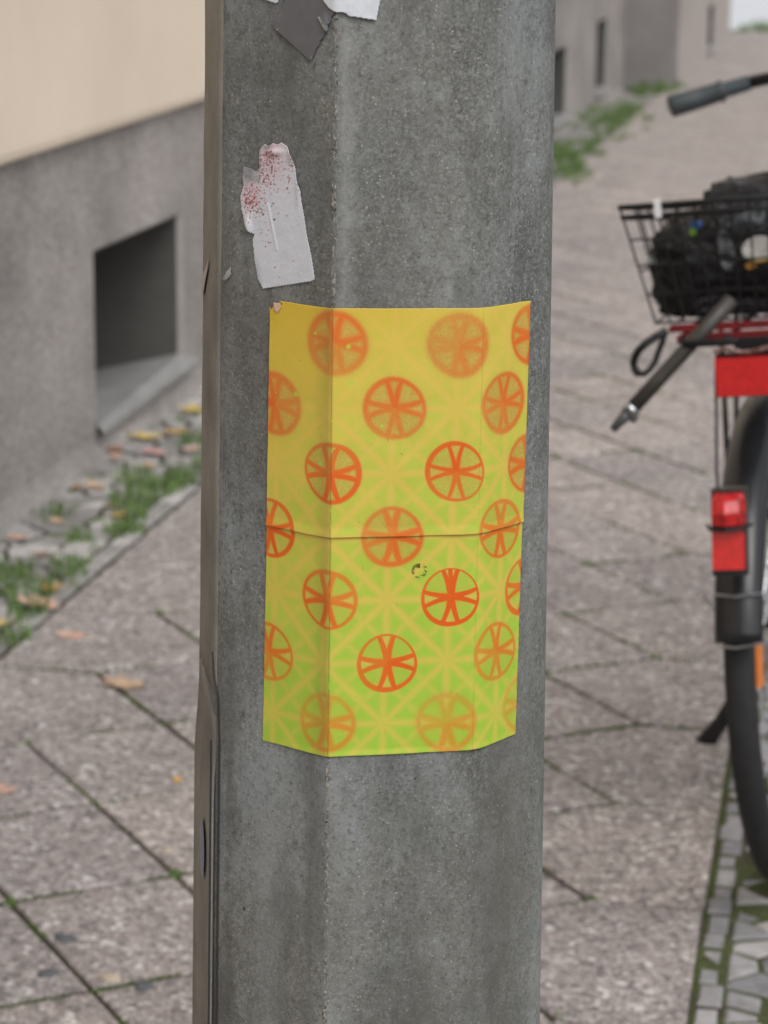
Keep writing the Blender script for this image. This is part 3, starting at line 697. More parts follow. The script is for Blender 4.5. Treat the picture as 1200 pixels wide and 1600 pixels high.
zig = [(440, -30), (446, 2), (443, 8), (441, 12), (438, 17), (438, 22), (434, 26), (434, 31), (430, 35), (429, 44), (458, 70), (486, 96), (492, 86), (494, 78), (500, 70), (501, 64), (507, 58), (508, 52), (514, 46), (513, 40), (518, 34), (519, 26), (523, 20), (522, 12), (512, 4), (506, -30)]
cutout('duct_tape', zig, .0009, lambda Q, Z, X, Y: np.tile(L3(98, 98, 101), (len(Q), 1)) * (.9 + .2 * fnoise(Q, Z, 240, 3))[:, None] + (.22 * (np.abs((X - 504) * .9 - (Y - 36) * .55) < 1.2) * ((Y > 26) & (Y < 48)))[:, None] + (.30 * (fnoise(Q, Z, 1200, 9, 2) > .72) * ((X > 500 - (Y - 70) * .6 - 3) | (X < 435)))[:, None], tape_m,
       'dark grey diamond of duct tape with toothed edges at the top of the pole', 'tape', lift=l_tape)
white_c = lambda Q, Z, X, Y: np.tile(L3(212, 216, 222), (len(Q), 1)) * (.86 + .2 * fnoise(Q, Z, 260, 6))[:, None]
cutout('paper_scrap', [(396, -40), (400, -6), (410, -2), (432, 5), (436, 3), (440, -40)], .0006, white_c, paper_m, 'sliver of white paper left of the dark grey tape', 'paper scrap')
cutout('paper_scrap', [(508, -40), (507, 2), (515, 12), (523, 18), (540, 20), (546, 25), (560, 27), (588, 31.5), (595, -5), (596, -40)], .0016, white_c, paper_m, 'white paper scrap with ragged lower edge right of the dark grey tape', 'paper scrap')
for outl, rgb, lab in (
    ([(322, 428), (326, 418), (330, 406), (329, 420), (325, 440), (322, 460), (320, 458)], (176, 160, 150), 'thin pinkish shred of paper on the left edge of the pole beside the white sticker'),
    ([(352, 436), (358, 424), (364, 417), (365, 428), (361, 434), (356, 438)], (150, 150, 150), 'tiny grey paper shred below left of the freckled white sticker'),
    ([(430, 472), (441, 473), (441, 480), (436, 489), (432, 485)], (214, 176, 150), 'crumpled pinkish paper bit on the top left corner of the poster')):
    cutout('paper_shred', outl, .0018, flat_col(rgb, .3, 500), paper_m, lab, 'paper scrap', step=.0004)
# pores, chips: small dark holes are in the stone; a few real dents
# brown tape round the narrow left face, thicker plastic cover strip below
brown = m_wall('brown_weathered_tape', (.255, .242, .215, 1), .70, 1.2, 14, 300, .10, .0006, .25)
def band(name, q0f, q1f, z0, z1, off, mat, label, cat, nq=10, nz=60, topcut=None, parent=None):
    # closed slab between pole skin and off
    m = MB(); A = []
    for i in range(nz + 1):
        z = z0 + (z1 - z0) * i / nz
        for j in range(nq + 1):
            q = q0f(z) + (q1f(z) - q0f(z)) * j / nq; zz_ = z + (topcut(q, z) if topcut else 0)
            m.v.append(tuple(skin(q, zz_, off(q, z), rad=.010)))
    W = nq + 1
    for i in range(nz):
        for j in range(nq): m.f.append([i * W + j, i * W + j + 1, i * W + W + j + 1, i * W + W + j])
    me = mesh(name, m.v, m.f, True); tg = dict(label=label, category=cat) if label else {}
    o = add(name, me, mat, parent, **tg); so_ = o.modifiers.new('thickness', 'SOLIDIFY'); so_.thickness = .002; so_.offset = -1; return o
qa = lambda z: -wid(0, z)
band('tape_strip', lambda z: qa(z) - wid(-1, z) * .98, lambda z: qa(z) - .001 + .0012 * mn.noise(Vector((z * 14, 0, 0))), .86, 1.60, lambda q, z: .0006 + .0004 * mn.noise(Vector((q * 200, 0, z * 40))), brown,
     'brown weathered tape down the narrow left face of the pole', 'tape')
zc = on_pole(322, 1170)[1] if on_pole(322, 1170) else .83
cs = band('cover_strip', lambda z: qa(z) - wid(-1, z) * .99, lambda z: qa(z) - .0015, .0, .845, lambda q, z: .0008 + .0034 * float(sm_(.85, .80, z)) if False else .0006 + .0028 * float(1 - sm_(.790, .832, z)), brown,
     'raised brown cover strip on the lower left face of the pole', 'cover strip', topcut=lambda q, z: (-.028 * (q - qa(z)) / wid(-1, z)) * (z / .845) ** 30)
m = MB()
dk = m_simple('dark_adhesive', (.03, .028, .028, 1), .6)
m.tube([skin(qa(z) + .0035 + .0005 * mn.noise(Vector((z * 20, 0, 2))), z, .0002) for z in np.arange(.2, .845, .015)] + [skin(qa(.86) + .0015, .86, .0003), skin(qa(.87) - .0045, .873, .0006), skin(qa(.88) - .010, .888, .0006)], .0008, 6); m.build('adhesive_bead', dk, cs)
m = MB(); m.tube([skin(qa(z) - .0015, z, .0034) for z in np.arange(.2, .835, .015)], .0007, 6); m.build('dark_gap', dk, cs)
zz1 = (on_pole(330, 1285) or (0, .78))[1]; m = MB(); pts = []
zmid = zz1 - .022
for i in range(28):
    an = 2 * PI * i / 28; pts.append(skin(qa(zmid) - .026 + .013 * math.cos(an), zmid + .021 * math.sin(an), .0052))
m.poly(pts[::-1]); oo = m.build('oval_label', m_simple('blue_grey_label', (.22, .24, .30, 1), .5, nscale=200), cs, label='small blue-grey oval label')

# ------------------------------------------------------------------ bicycle
BC, BAZ, BL_ = Vector((.61, 3.16, 0)), math.radians(18), math.radians(7)
BM = Matrix.Translation(BC) @ Matrix.Rotation(-BAZ, 4, 'Z') @ Matrix.Rotation(-BL_, 4, 'Y')
bike = empty('bicycle', label='black city bicycle leaning on its side stand, wire basket over the rear wheel', category='bicycle'); bike.matrix_basis = BM
rub = m_simple('tyre_rubber', (.018, .018, .019, 1), .75, nscale=60, amt=.3, bump=.0008, bscale=250)
gloss = m_simple('black_gloss_plastic', (.014, .0145, .016, 1), .28, spec=.5, nscale=20, amt=.3)
blk = m_simple('black_enamel', (.013, .013, .014, 1), .45, spec=.3)
chrome = m_simple('scratched_steel', (.55, .56, .58, 1), .3, metal=1, nscale=80, amt=.3)
alu = m_simple('aluminium', (.5, .5, .51, 1), .4, metal=1)
redm = m_simple('red_reflector', (.62, .012, .012, 1), .22, spec=.6, nscale=120, amt=.2, Coat_Weight=.5)
redl = m_simple('red_lens', (.50, .02, .02, 1), .22, spec=.45, nscale=90, amt=.55, Coat_Weight=.15)
orm = m_simple('orange_reflector', (.75, .20, .02, 1), .3, nscale=150, amt=.2)
gripm = m_simple('grey_rubber_grip', (.045, .055, .06, 1), .5, nscale=40, amt=.2)
XO = .008
def wheel(name, cy, cz, r, refl):
    rim = MB(); rim.lathe_x([(-.012, r - .040), (-.012, r - .052), (.0, r - .060), (.012, r - .052), (.012, r - .040)], XO, cy, cz, 72)
    o = rim.build(name, alu, bike, smooth=True)
    m = MB(); pf = []
    for k in range(20):
        a_ = 2 * PI * k / 20; rx = .021 * math.cos(a_); rz = r - .021 + .021 * math.sin(a_)
        pf.append((rx * 1.0, rz - (.0015 if (k % 2 and math.sin(a_) > .2) else 0)))
    m.lathe_x(pf, XO, cy, cz, 96); m.build('tyre', rub, o, smooth=True)
    m = MB()
    for k in range(36):
        a_ = 2 * PI * k / 36; sgn = 1 if k % 2 else -1; b_ = a_ + (.35 if (k // 2) % 2 else -.35)
        m.tube([(XO + sgn * .03, cy + .022 * math.cos(b_), cz + .022 * math.sin(b_)), (XO, cy + (r - .055) * math.cos(a_), cz + (r - .055) * math.sin(a_))], .001, 5)
    m.build('spokes', chrome, o)
    m = MB(); m.tube([(XO - .055, cy, cz), (XO - .04, cy, cz), (XO - .035, cy, cz), (XO + .035, cy, cz), (XO + .055, cy, cz)], [.008, .012, .022, .022, .008], 16); m.build('hub', alu, o, smooth=True)
    for k in refl:
        m = MB(); a_ = math.radians(k); c0 = (cy + (r - .105) * math.cos(a_), cz + (r - .105) * math.sin(a_)); ta = (-math.sin(a_), math.cos(a_)); ra = (math.cos(a_), math.sin(a_))
        def fn(x, y, z, c0=c0, ta=ta, ra=ra): return (XO + x, c0[0] + ta[0] * y + ra[0] * z, c0[1] + ta[1] * y + ra[1] * z)
        m.box(-.014, .014, -.042, .042, -.019, .019, fn); m.build('spoke_reflector', orm, o)
    return o
WR = .345
wheel('rear_wheel', 0, WR, WR, (167, 347)); wheel('front_wheel', 1.06, WR, WR, (60, 240))
# mudguards with curved section
def guard(name, cy, a0, a1, r, wd, xo):
    pf_o = [(wd * math.sin(t_), r - .020 * (1 - math.cos(t_)) * 1.25) for t_ in np.linspace(-1.35, 1.35, 11)]
    pf_i = [(x * .95, rr_ - .002) for x, rr_ in pf_o[::-1]]; m = MB(); m.lathe_x(pf_o + pf_i, xo, cy, WR, 48, a0, a1); return m.build(name, gloss, bike, smooth=True)
gd = guard('rear_mudguard', 0, math.radians(62), math.radians(163), .378, .033, .014)
guard('front_mudguard', 1.06, math.radians(35), math.radians(150), .378, .03, XO)
def arcp(r, deg, x): return (x, r * math.cos(math.radians(deg)), WR + r * math.sin(math.radians(deg)))
m = MB()
for deg in (163, 153):
    m.tube([arcp(.362, deg, .014 - .033), arcp(.381, deg + .5, .014 - .024), arcp(.3825, deg + 1, .014), arcp(.381, deg + .5, .014 + .024), arcp(.362, deg, .014 + .033)], .0018, 6)
for sx in (-.034, .062):
    m.tube([arcp(.362, 153, sx), (sx + (.01 if sx > 0 else -.012), -.02, WR + .02)], .0018, 6)
m.build('mudguard_stay', chrome, gd)
# rear light: lens above, flat reflector below, in a black housing
rl = MB(); 
def lightf(x, y, z): return (.016 + x, -.362 - y + (z - .6) * .25, z)
rl.box(-.0225, .0225, -.012, .004, .550, .658, lightf); lo = rl.build('rear_light', gloss, bike)
m = MB(); m.box(-.0205, .0205, .0045, .014, .560, .608, lightf); m.build('reflector_panel', redm, lo)
m = MB()
for i, (z_, w_, d_) in enumerate(((.613, .020, .010), (.618, .022, .026), (.634, .022, .030), (.648, .0215, .026), (.654, .019, .014))):
    for (x_, y_) in ((-1, 0), (-.8, .8), (0, 1.05), (.8, .8), (1, 0)): m.v.append(lightf(x_ * w_, .0045 + y_ * d_, z_))
for i in range(4):
    for k in range(4): m.f.append([i * 5 + k, i * 5 + k + 1, i * 5 + 6 + k, i * 5 + 5 + k])
m.f.append([0, 1, 2, 3, 4][::-1]); m.f.append([20, 21, 22, 23, 24]); m.build('lens', redl, lo)
m = MB(); m.tube([lightf(-.028, .0, .6125), lightf(-.022, .02, .6125), lightf(0, .03, .6125), lightf(.022, .02, .6125), lightf(.028, 0, .6125)], .0026, 8); m.build('clip', blk, lo)
m = MB(); m.tube([(-.004, -.27, .80), (-.002, -.30, .74), (.0, -.335, .68), (.002, -.345, .655)], .0022, 6); m.build('light_cable', blk, bike)
# luggage rack
m = MB(); RZ = .836
for sx in (-.055, .075): m.tube([(sx, .28, RZ - .01), (sx, .0, RZ), (sx, -.22, RZ), (sx * .8 + .004, -.275, RZ)], .005, 8)
m.tube([(-.04, -.275, RZ), (.065, -.275, RZ)], .005, 8); m.tube([(-.055, .02, RZ), (.075, .02, RZ)], .004, 8); m.tube([(.01, .25, RZ), (.01, -.27, RZ)], .004, 8)
for sx in (-.055, .075):
    for y_ in (.06, .2): m.tube([(sx, y_, RZ), (sx, .0, WR + .01)], .004, 8)
rk = m.build('luggage_rack', blk, bike, smooth=True)
m = MB(); m.box(.002, .105, -.306, -.290, .770, .819); m.build('wide_reflector', redm, rk)
m = MB(); m.box(.000, .107, -.290, -.283, .766, .823); m.box(.03, .08, -.284, -.272, .80, .84); m.build('reflector_bracket', blk, rk)
m = MB(); m.box(-.075, .12, -.21, -.185, RZ + .006, RZ + .013); m.box(-.06, .10, -.235, -.212, RZ - .006, RZ + .004); m.build('spring_clamp', m_simple('red_enamel', (.19, .012, .016, 1), .5, nscale=70, amt=.5), rk)
LP = [(1028, 516), (1012, 524), (997, 532), (985, 542), (976, 553), (972, 564), (974, 573), (981, 579), (991, 579), (1000, 573), (1007, 563), (1012, 550), (1018, 537), (1026, 520)]
m = MB(); m.tube([(-.118 + (x - 968) * .00083, -.262 + .01 * math.sin(x * .1), 1.022 - (y - 318) * .000855) for x, y in LP], .0052, 8, flat=.45); m.build('strap_loop', blk, rk, smooth=True)
m = MB(); pts = [(.0 + .012 * i, -.298 + .004 * math.sin(i * 2.1), .8275 + .003 * math.sin(i * 1.3)) for i in range(10)]; m.tube(pts, .0028, 6); m.build('chain', m_simple('rusty_chain', (.35, .22, .20, 1), .4, metal=.7, nscale=300, amt=.8), rk)
# wire basket
bt = [(-.130, -.20), (.165, -.20), (.165, .06), (-.130, .06)]; bb_ = [(-.100, -.17), (.135, -.17), (.135, .04), (-.100, .04)]
ZT4 = (0, 0, -.030, -.030)
ZB, ZT = .850, 1.012; m = MB(); C3 = lambda q, z: (q[0], q[1], z)
for z_, fr in ((ZT, 1), (ZT - .014, .92)):
    P4 = [tuple(bb_[k][i] + (bt[k][i] - bb_[k][i]) * fr for i in (0, 1)) + (z_ + ZT4[k],) for k in range(4)]
    for k in range(4): m.tube([P4[k], P4[(k + 1) % 4]], .0035, 6)
bk_ = m.build('basket', blk, bike, smooth=True)
m = MB()
for side in range(4):
    a_, b_ = bt[side], bt[(side + 1) % 4]; c__, d__ = bb_[side], bb_[(side + 1) % 4]
    nw = 13 if side in (0, 2) else 4
    for i in range(nw):
        f = i / (nw - 1); m.tube([(a_[0] + (b_[0] - a_[0]) * f, a_[1] + (b_[1] - a_[1]) * f, ZT + ZT4[side] + (ZT4[(side + 1) % 4] - ZT4[side]) * f), (c__[0] + (d__[0] - c__[0]) * f, c__[1] + (d__[1] - c__[1]) * f, ZB)], .0015, 5)
    for fr in ((.0, .25, .5, .72) if side in (0, 2) else (.0, .45)):
        lerp = lambda p, q, dz: (p[0] + (q[0] - p[0]) * fr, p[1] + (q[1] - p[1]) * fr, ZB + (ZT + dz - ZB) * fr)
        m.tube([lerp(c__, a_, ZT4[side]), lerp(d__, b_, ZT4[(side + 1) % 4])], .0016, 5)
for i in range(9):
    f = i / 8; m.tube([(bb_[0][0] + (bb_[1][0] - bb_[0][0]) * f, bb_[0][1], ZB), (bb_[3][0] + (bb_[2][0] - bb_[3][0]) * f, bb_[2][1], ZB)], .0015, 5)
m.build('wire_mesh', blk, bk_)
m = MB(); m.box(-.082, -.074, -.209, -.197, .996, 1.020); m.build('cable_tie', m_simple('white_plastic', (.75, .75, .76, 1), .4), bk_)
# frame, fork, bars, saddle
m = MB(); BB = (XO, .45, .29); ST = (XO, .30, .78); HT = (XO, .90, .84); HB = (XO, .95, .66)
m.tube([BB, ST], .016, 12); m.tube([BB, HB], .018, 12); m.tube([(XO, .37, .56), HT], .014, 12); m.tube([HT, HB], .019, 12)
for sx in (-.06, .06): m.tube([(XO + sx, 0, WR), BB], .009, 8); m.tube([(XO + sx, 0, WR), (XO, .31, .74)], .008, 8)
m.build('frame', blk, bike, smooth=True)
m = MB(); m.tube([HB, (XO, .965, .62)], .02, 10)
for sx in (-.05, .05): m.tube([(XO, .965, .62), (XO + sx, .98, .58), (XO + sx, 1.06, WR)], .011, 8)
m.build('fork', blk, bike, smooth=True)
m = MB(); m.tube([ST, (XO, .275, .92)], .013, 12); m.build('seat_post', alu, bike, smooth=True)
sm2 = MB(); ny, nx = 15, 15       # saddle shell
for i in range(ny):
    y_ = .20 + .27 * i / (ny - 1); hw_ = .103 * (1 - sm_(.25, .75, i / (ny - 1))) + .022; hw_ = hw_ * (1 if i > 1 else (.75, .93)[i])
    for j in range(nx):
        a_ = PI * j / (nx - 1); rise = .045 * math.sin(a_) ** .8 * (1 - .25 * i / ny); sm2.v.append((XO + .020 - math.cos(a_) * hw_, y_, .955 + rise + .012 * (1 - i / ny)))
for i in range(ny - 1):
    for j in range(nx - 1): sm2.f.append([i * nx + j, i * nx + j + 1, i * nx + nx + j + 1, i * nx + nx + j])
sm2.f.append([j for j in range(nx)]); sm2.f.append([(ny - 1) * nx + j for j in range(nx)][::-1]); sm2.f.append([i * nx for i in range(ny)] + [i * nx + nx - 1 for i in range(ny)][::-1])
sm2.build('saddle', m_simple('black_saddle_vinyl', (.022, .02, .02, 1), .45), bike, smooth=True)
m = MB(); m.tube([HT, (XO, .875, 1.04), (XO, .93, 1.085)], .012, 10)
m.tube([(-.150, 1.005, 1.103), (-.08, 1.02, 1.112), (XO, .955, 1.085), (.09, 1.02, 1.112), (.17, 1.005, 1.103)], .0115, 10); hb = m.build('handlebar', blk, bike, smooth=True)
def grip(sx):
    c = XO; f = lambda x: c + sx * (x - c) if sx > 0 else x
    L = [(-.288, .957, 1.075), (-.286, .958, 1.0755), (-.245, .975, 1.083), (-.205, .992, 1.092), (-.2, .994, 1.093), (-.195, .996, 1.094), (-.150, 1.005, 1.103)]
    if sx > 0: L = [(2 * XO - x, y, z) for x, y, z in L]
    m = MB(); m.tube(L, [.019, .020, .019, .018, .022, .0145, .014], 14); m.build('grip', gripm, hb, smooth=True)
grip(-1); grip(1)
m = MB(); m.tube([(-.04, .45, .29), (.10, .45, .29)], .012, 10); m.tube([(.06, .45, .29), (.065, .60, .22)], .009, 8); m.tube([(-.03, .45, .29), (-.033, .45, .44)], .009, 8); m.build('crank', alu, bike, smooth=True)
m = MB(); m.box(.07, .16, .57, .65, .212, .232); m.build('pedal', blk, bike); m = MB(); m.box(-.11, -.035, .41, .49, .432, .452); m.build('pedal', blk, bike)
m = MB(); m.tube([(-.03, .42, .30), (-.11, .45, .18), (-.185, .485, .062), (-.222, .50, .015)], [.011, .012, .0135, .0175], 12); m.build('side_stand', m_simple('black_painted_steel', (.015, .015, .015, 1), .5), bike, smooth=True)

# black rod pushed through the rack
rodm = m_simple('dark_olive_rod', (.045, .04, .034, 1), .45, nscale=60, amt=.3)
rod = empty('black_rod', label='dark rod with a shiny collar sticking out under the wire basket', category='rod'); rod.matrix_basis = BM
A0, A1 = np.array([.02, -.246, .888]), np.array([-.141, -.30, .731]); lp = lambda f: tuple(A0 + (A1 - A0) * f)
m = MB(); m.tube([lp(f) for f in (0, .3, .6, .82)], .0100, 12); m.build('shaft', rodm, rod, smooth=True)
m = MB(); m.tube([lp(.82), lp(.86)], .0115, 12); m.build('collar', chrome, rod, smooth=True)
m = MB(); m.tube([lp(.86), lp(.93), lp(1.0)], [.009, .007, .005], 10); m.tube([lp(.875), tuple(np.array(lp(.90)) + np.array([.016, 0, -.004]))], .0065, 8); m.build('tip', m_simple('grey_rubber_tip', (.07, .07, .075, 1), .4), rod, smooth=True)

# crumpled black plastic bag in the basket
bag = MB(); nu, nv = 110, 60; CX, CY, CZ = .018, -.062, .930
def bagp(u, v):
    x, y, z = math.cos(u) * math.cos(v), math.sin(u) * math.cos(v), math.sin(v); sg = lambda t_, p: math.copysign(abs(t_) ** p, t_); cv = max(0, math.cos(v)) ** (.75 if v > 0 else .22)
    d = Vector((sg(math.cos(u), .55) * cv, sg(math.sin(u), .55) * cv, sg(math.sin(v), .85 if v > 0 else .6))); nn = Vector((x * 2.1, y * 2.1, z * 2.1)); dz = mn.fractal(nn * 1.2, .9, 2.0, 4) * .10
    rid = (1 - abs(mn.noise(nn * 2.6 + Vector((4, 1, 7))))) ** 3 * .055 + (1 - abs(mn.noise(nn * 6 + Vector((1, 6, 2))))) ** 4 * .028
    s_ = 1 + dz + rid - .04; zf = max(0, d.z)
    hgt = .050 + .012 * zf * (.6 + .75 * mn.noise(Vector((x * 1.7 + 2.2, y * 1.3, 3)))) + .035 * zf * (1 if x > -.2 else .2)
    wx = .146 + .004 * d.z
    q = (CX + d.x * s_ * wx * (1.05 if d.x > 0 else .94), CY + d.y * s_ * .112, CZ + d.z * s_ * (hgt if d.z > 0 else .085))
    fz = min(1, max(0, (q[2] - .85) / .162)); q = (min(.150, max(-.101 - .026 * fz + (.050 * max(0, fz - .55)), q[0])), min(.042, max(-.166 - .028 * fz, q[1])), max(.8545, q[2])); return q
for i in range(nu):
    for j in range(nv): bag.v.append(bagp(2 * PI * i / nu, -PI / 2 + PI * j / (nv - 1)))
for i in range(nu):
    for j in range(nv - 1): bag.f.append([i * nv + j, ((i + 1) % nu) * nv + j, ((i + 1) % nu) * nv + j + 1, i * nv + j + 1])
a = N('black_bin_liner'); v = a.coord(); a.bump(a.math('ADD', a.noise(v, 38, 5, .6), a.noise(v, 130, 3, .6)), .006, .8)
bagm = a.out((.006, .006, .007, 1), .24, spec=.38)
bg_o = empty('plastic_bag', label='crumpled glossy black plastic bag filling the wire basket', category='bag'); bg_o.matrix_basis = BM
add('bag_body', mesh('bag_body', bag.v, bag.f, True), bagm, bg_o)
pr_m = m_attr('printed_film', rough=.3, spec=.5, grain=.15, gscale=300)
U0 = -PI / 2
def near_px(px, py):      # parameters of the bag surface whose rear side lies at this place in the basket
    best = None
    for i in range(90):
        for j in range(60):
            u, v_ = -PI + PI * i / 89, -1.3 + 2.6 * j / 59; p = BM @ Vector(bagp(u, v_)); x, y = proj(tuple(p)); e_ = (x - px) ** 2 + (y - py) ** 2
            if best is None or e_ < best[0]: best = (e_, u, v_)
    return best[1:]
def pxpatch(name, px, py, wpx, hpx, colf, mat, tilt=0.0, off=.005):
    # measured size in the photograph -> sheet of that size pressed on the rear of the bag
    n_ = 16; m = MB(); cols = []; c0 = near_px(px, py); P0 = Vector(bagp(*c0)); k_ = .00083
    for i in range(n_):
        for j in range(n_):
            a_, b_ = -1 + 2 * i / (n_ - 1), -1 + 2 * j / (n_ - 1); q = 1 / max(1, math.hypot(a_, b_)) * max(abs(a_), abs(b_)) ** 0 ; a2, b2 = a_ * q, b_ * q
            x, z = a2 * wpx * k_, b2 * hpx * k_; ca, sa = math.cos(tilt), math.sin(tilt); x, z = x * ca - z * sa, x * sa + z * ca
            m.v.append((P0.x + x, P0.y - off + .004 * mn.noise(Vector((x * 60, z * 60, px))), P0.z + z)); cols.append(colf(a_, b_))
    for i in range(n_ - 1):
        for j in range(n_ - 1): m.f.append([i * n_ + j, (i + 1) * n_ + j, (i + 1) * n_ + j + 1, i * n_ + j + 1])
    me = mesh(name, m.v, m.f, True); set_print(me, np.array(cols)); o = add(name, me, mat, bg_o); sd_ = o.modifiers.new('thickness', 'SOLIDIFY'); sd_.thickness = .0004; return o
pxpatch('round_label', 1188, 389, 29, 21, lambda a_, b_: L3(206, 204, 198) if b_ > -.8 else L3(195, 150, 50), pr_m)
pxpatch('label_edge', 1174, 409, 9, 6, lambda a_, b_: L3(170, 125, 50), pr_m, off=.003)
pxpatch('colour_print', 1091, 361, 13, 16, lambda a_, b_: L3(35, 75, 140) if b_ > .1 - a_ * .3 else L3(105, 150, 40), pr_m)
pxpatch('colour_print', 1029, 402, 19, 9, lambda a_, b_: L3(190, 205, 205) if a_ < -.2 else (L3(140, 170, 80) if b_ < .1 else L3(70, 120, 170)), pr_m, tilt=.2)
film = m_simple('clear_film', (.13, .145, .16, 1), .22, spec=.8, nscale=70, amt=.9, bump=.005, bscale=60)
pxpatch('clear_wrap', 1160, 345, 30, 16, lambda a_, b_: np.ones(3), film, tilt=.45, off=.002)
pxpatch('clear_wrap', 1134, 392, 13, 34, lambda a_, b_: np.ones(3), film, tilt=.12, off=.002)

# ------------------------------------------------------------------ grass, moss, leaves
gm = N('grass_blades'); v = gm.coord(); cg = gm.ramp(gm.noise(v, 30, 3), [(.3, (.075, .13, .04, 1)), (.55, (.15, .24, .075, 1)), (.8, (.30, .32, .13, 1))]); grass_m = gm.out(cg, .55, spec=.3)
gr = MB(); rg = random.Random(9)
def tuft(s, t, rad, n_, hgt, lean=.6):
    for _ in range(n_):
        a_ = rg.uniform(0, 2 * PI); d = rad * math.sqrt(rg.random()); x, y = s + d * math.cos(a_), t + d * math.sin(a_) * 1.3
        h_ = hgt * rg.uniform(.4, 1.1); b_ = rg.uniform(0, 2 * PI); ln = h_ * lean * rg.uniform(.2, 1.2); wv = rg.uniform(.0012, .0026) * (1 + rad * 3)
        px_, py_ = -math.sin(b_) * wv, math.cos(b_) * wv; dx, dy = math.cos(b_) * ln, math.sin(b_) * ln; z0 = -.008; k = len(gr.v)
        gr.v += [(x - px_, y - py_, z0), (x + px_, y + py_, z0), (x + dx * .4 - px_ * .8, y + dy * .4 - py_ * .8, h_ * .62), (x + dx * .4 + px_ * .8, y + dy * .4 + py_ * .8, h_ * .62), (x + dx, y + dy, h_ * (.95 - .3 * rg.random()))]
        gr.f += [[k, k + 1, k + 3, k + 2], [k + 2, k + 3, k + 4]]
for (s, t, r_, n_, h_) in ((.087, .123, .045, 90, .045), (.233, .252, .060, 330, .045), (.246, .417, .075, 420, .05), (.16, .50, .05, 160, .045), (.287, .528, .05, 200, .04), (.289, .026, .05, 260, .035), (.27, .12, .04, 160, .035), (.214, -.066, .035, 110, .035),
        (.264, -.279, .045, 160, .035), (.171, -.378, .05, 200, .05), (.29, -.36, .04, 120, .03), (.246, -.505, .055, 260, .05), (.325, -.795, .035, 120, .04), (.184, .943, .05, 150, .04), (.269, .86, .04, 120, .04), (.13, -.55, .05, 200, .05), (.29, -.62, .04, 140, .04), (.30, .70, .04, 120, .035), (.24, 1.3, .05, 120, .035),
        (.202, 9.135, .09, 260, .05), (.357, 7.712, .07, 220, .035), (.325, 8.586, .09, 300, .05), (.20, 8.9, .09, 300, .06), (.136, 11.774, .12, 320, .06), (.114, 10.948, .10, 260, .06), (.30, 12.2, .12, 300, .05), (.36, 14.2, .14, 420, .08), (.20, 13.9, .10, 260, .07), (.353, 10.529, .08, 200, .04), (.36, 7.9, .06, 200, .035), (.423, 7.6, .05, 140, .03), (.30, 9.7, .08, 220, .045), (.30, 11.3, .08, 220, .045), (.55, 25.5, .22, 500, .10)):
    if t < 5: tuft(s, t, r_, int(n_ * .42), h_)
    else:
        for _ in range(9):
            rr_ = r_ * rg.uniform(.25, .6); tuft(s + rg.gauss(0, r_ * .75), t + rg.gauss(0, r_ * 3.2), rr_, int(n_ * .16), h_ * rg.uniform(.6, 1.9))
for _ in range(260):           # sparse seedlings in the joints
    side = rg.random(); t = rg.uniform(-1.0, 7)
    if side < .6: tuft(rg.uniform(.01, .33), t, .012, 7, .014)
    else: j, k = rg.randrange(0, 6), rg.randrange(-4, 16); q = node(j, k); tuft(q[0], q[1], .010, 8, .008)
PM(gr).build('grass', grass_m, kind='stuff', smooth=False)
# moss cushions along the stone joints on the right and along the slab joints
mo = MB(); mossm = m_simple('moss', (.095, .13, .04, 1), .95, nscale=300, amt=.5, bump=.003, bscale=400, spec=.1)
def cushion(s, t, r_, h_):
    k = len(mo.v); n_ = 7; mo.v.append((s, t, h_ - .004))
    for rr_, zz_ in ((.6, .7), (1.0, 0)):
        for i in range(n_):
            a_ = 2 * PI * i / n_ + rr_; q = r_ * rr_ * rg.uniform(.75, 1.25); mo.v.append((s + q * math.cos(a_), t + q * math.sin(a_), (h_ * zz_) - .006))
    for i in range(n_):
        j = (i + 1) % n_; mo.f.append([k, k + 1 + i, k + 1 + j]); mo.f.append([k + 1 + i, k + 1 + n_ + i, k + 1 + n_ + j, k + 1 + j])
for _ in range(1500):
    s, t = rg.uniform(1.715, 2.5), rg.uniform(-2.9, -.2)
    if mn.noise(Vector((s * 5, t * 5, 2))) > .0: cushion(s, t, rg.uniform(.003, .006), .0015)
for t in np.arange(-3.0, 1.0, .012):
    if mn.noise(Vector((7, t * 4, 2))) > -.25: cushion(1.7165 + rg.uniform(-.002, .002), t, rg.uniform(.002, .0045), .006)
for k in range(-5, 9):
    for j in range(0, 6):
        for dj, dk in ((1, 0), (-1, 1)):
            if not (0 <= j + dj <= 5): continue
            p, q = node(j, k), node(j + dj, k + dk); ofs = rg.uniform(0, 50)
            for i in range(40):
                f = i / 39
                if mn.noise(Vector((f * 2.2 + ofs, j, k))) > (.10 if dk else -.08): cushion(p[0] + (q[0] - p[0]) * f + rg.uniform(-.001, .001), p[1] + (q[1] - p[1]) * f, rg.uniform(.0025, .0052), .0062)
    for (a_, e_) in ((node(0, k), EL), (node(5, k), ER)):
        for i in range(18):
            if mn.noise(Vector((i * .15, k * 3.1, 6))) > -.1: cushion(a_[0] + (e_ - a_[0]) * i / 17, a_[1], rg.uniform(.002, .0045), .006)
PM(mo).build('moss', mossm, kind='stuff', smooth=True)
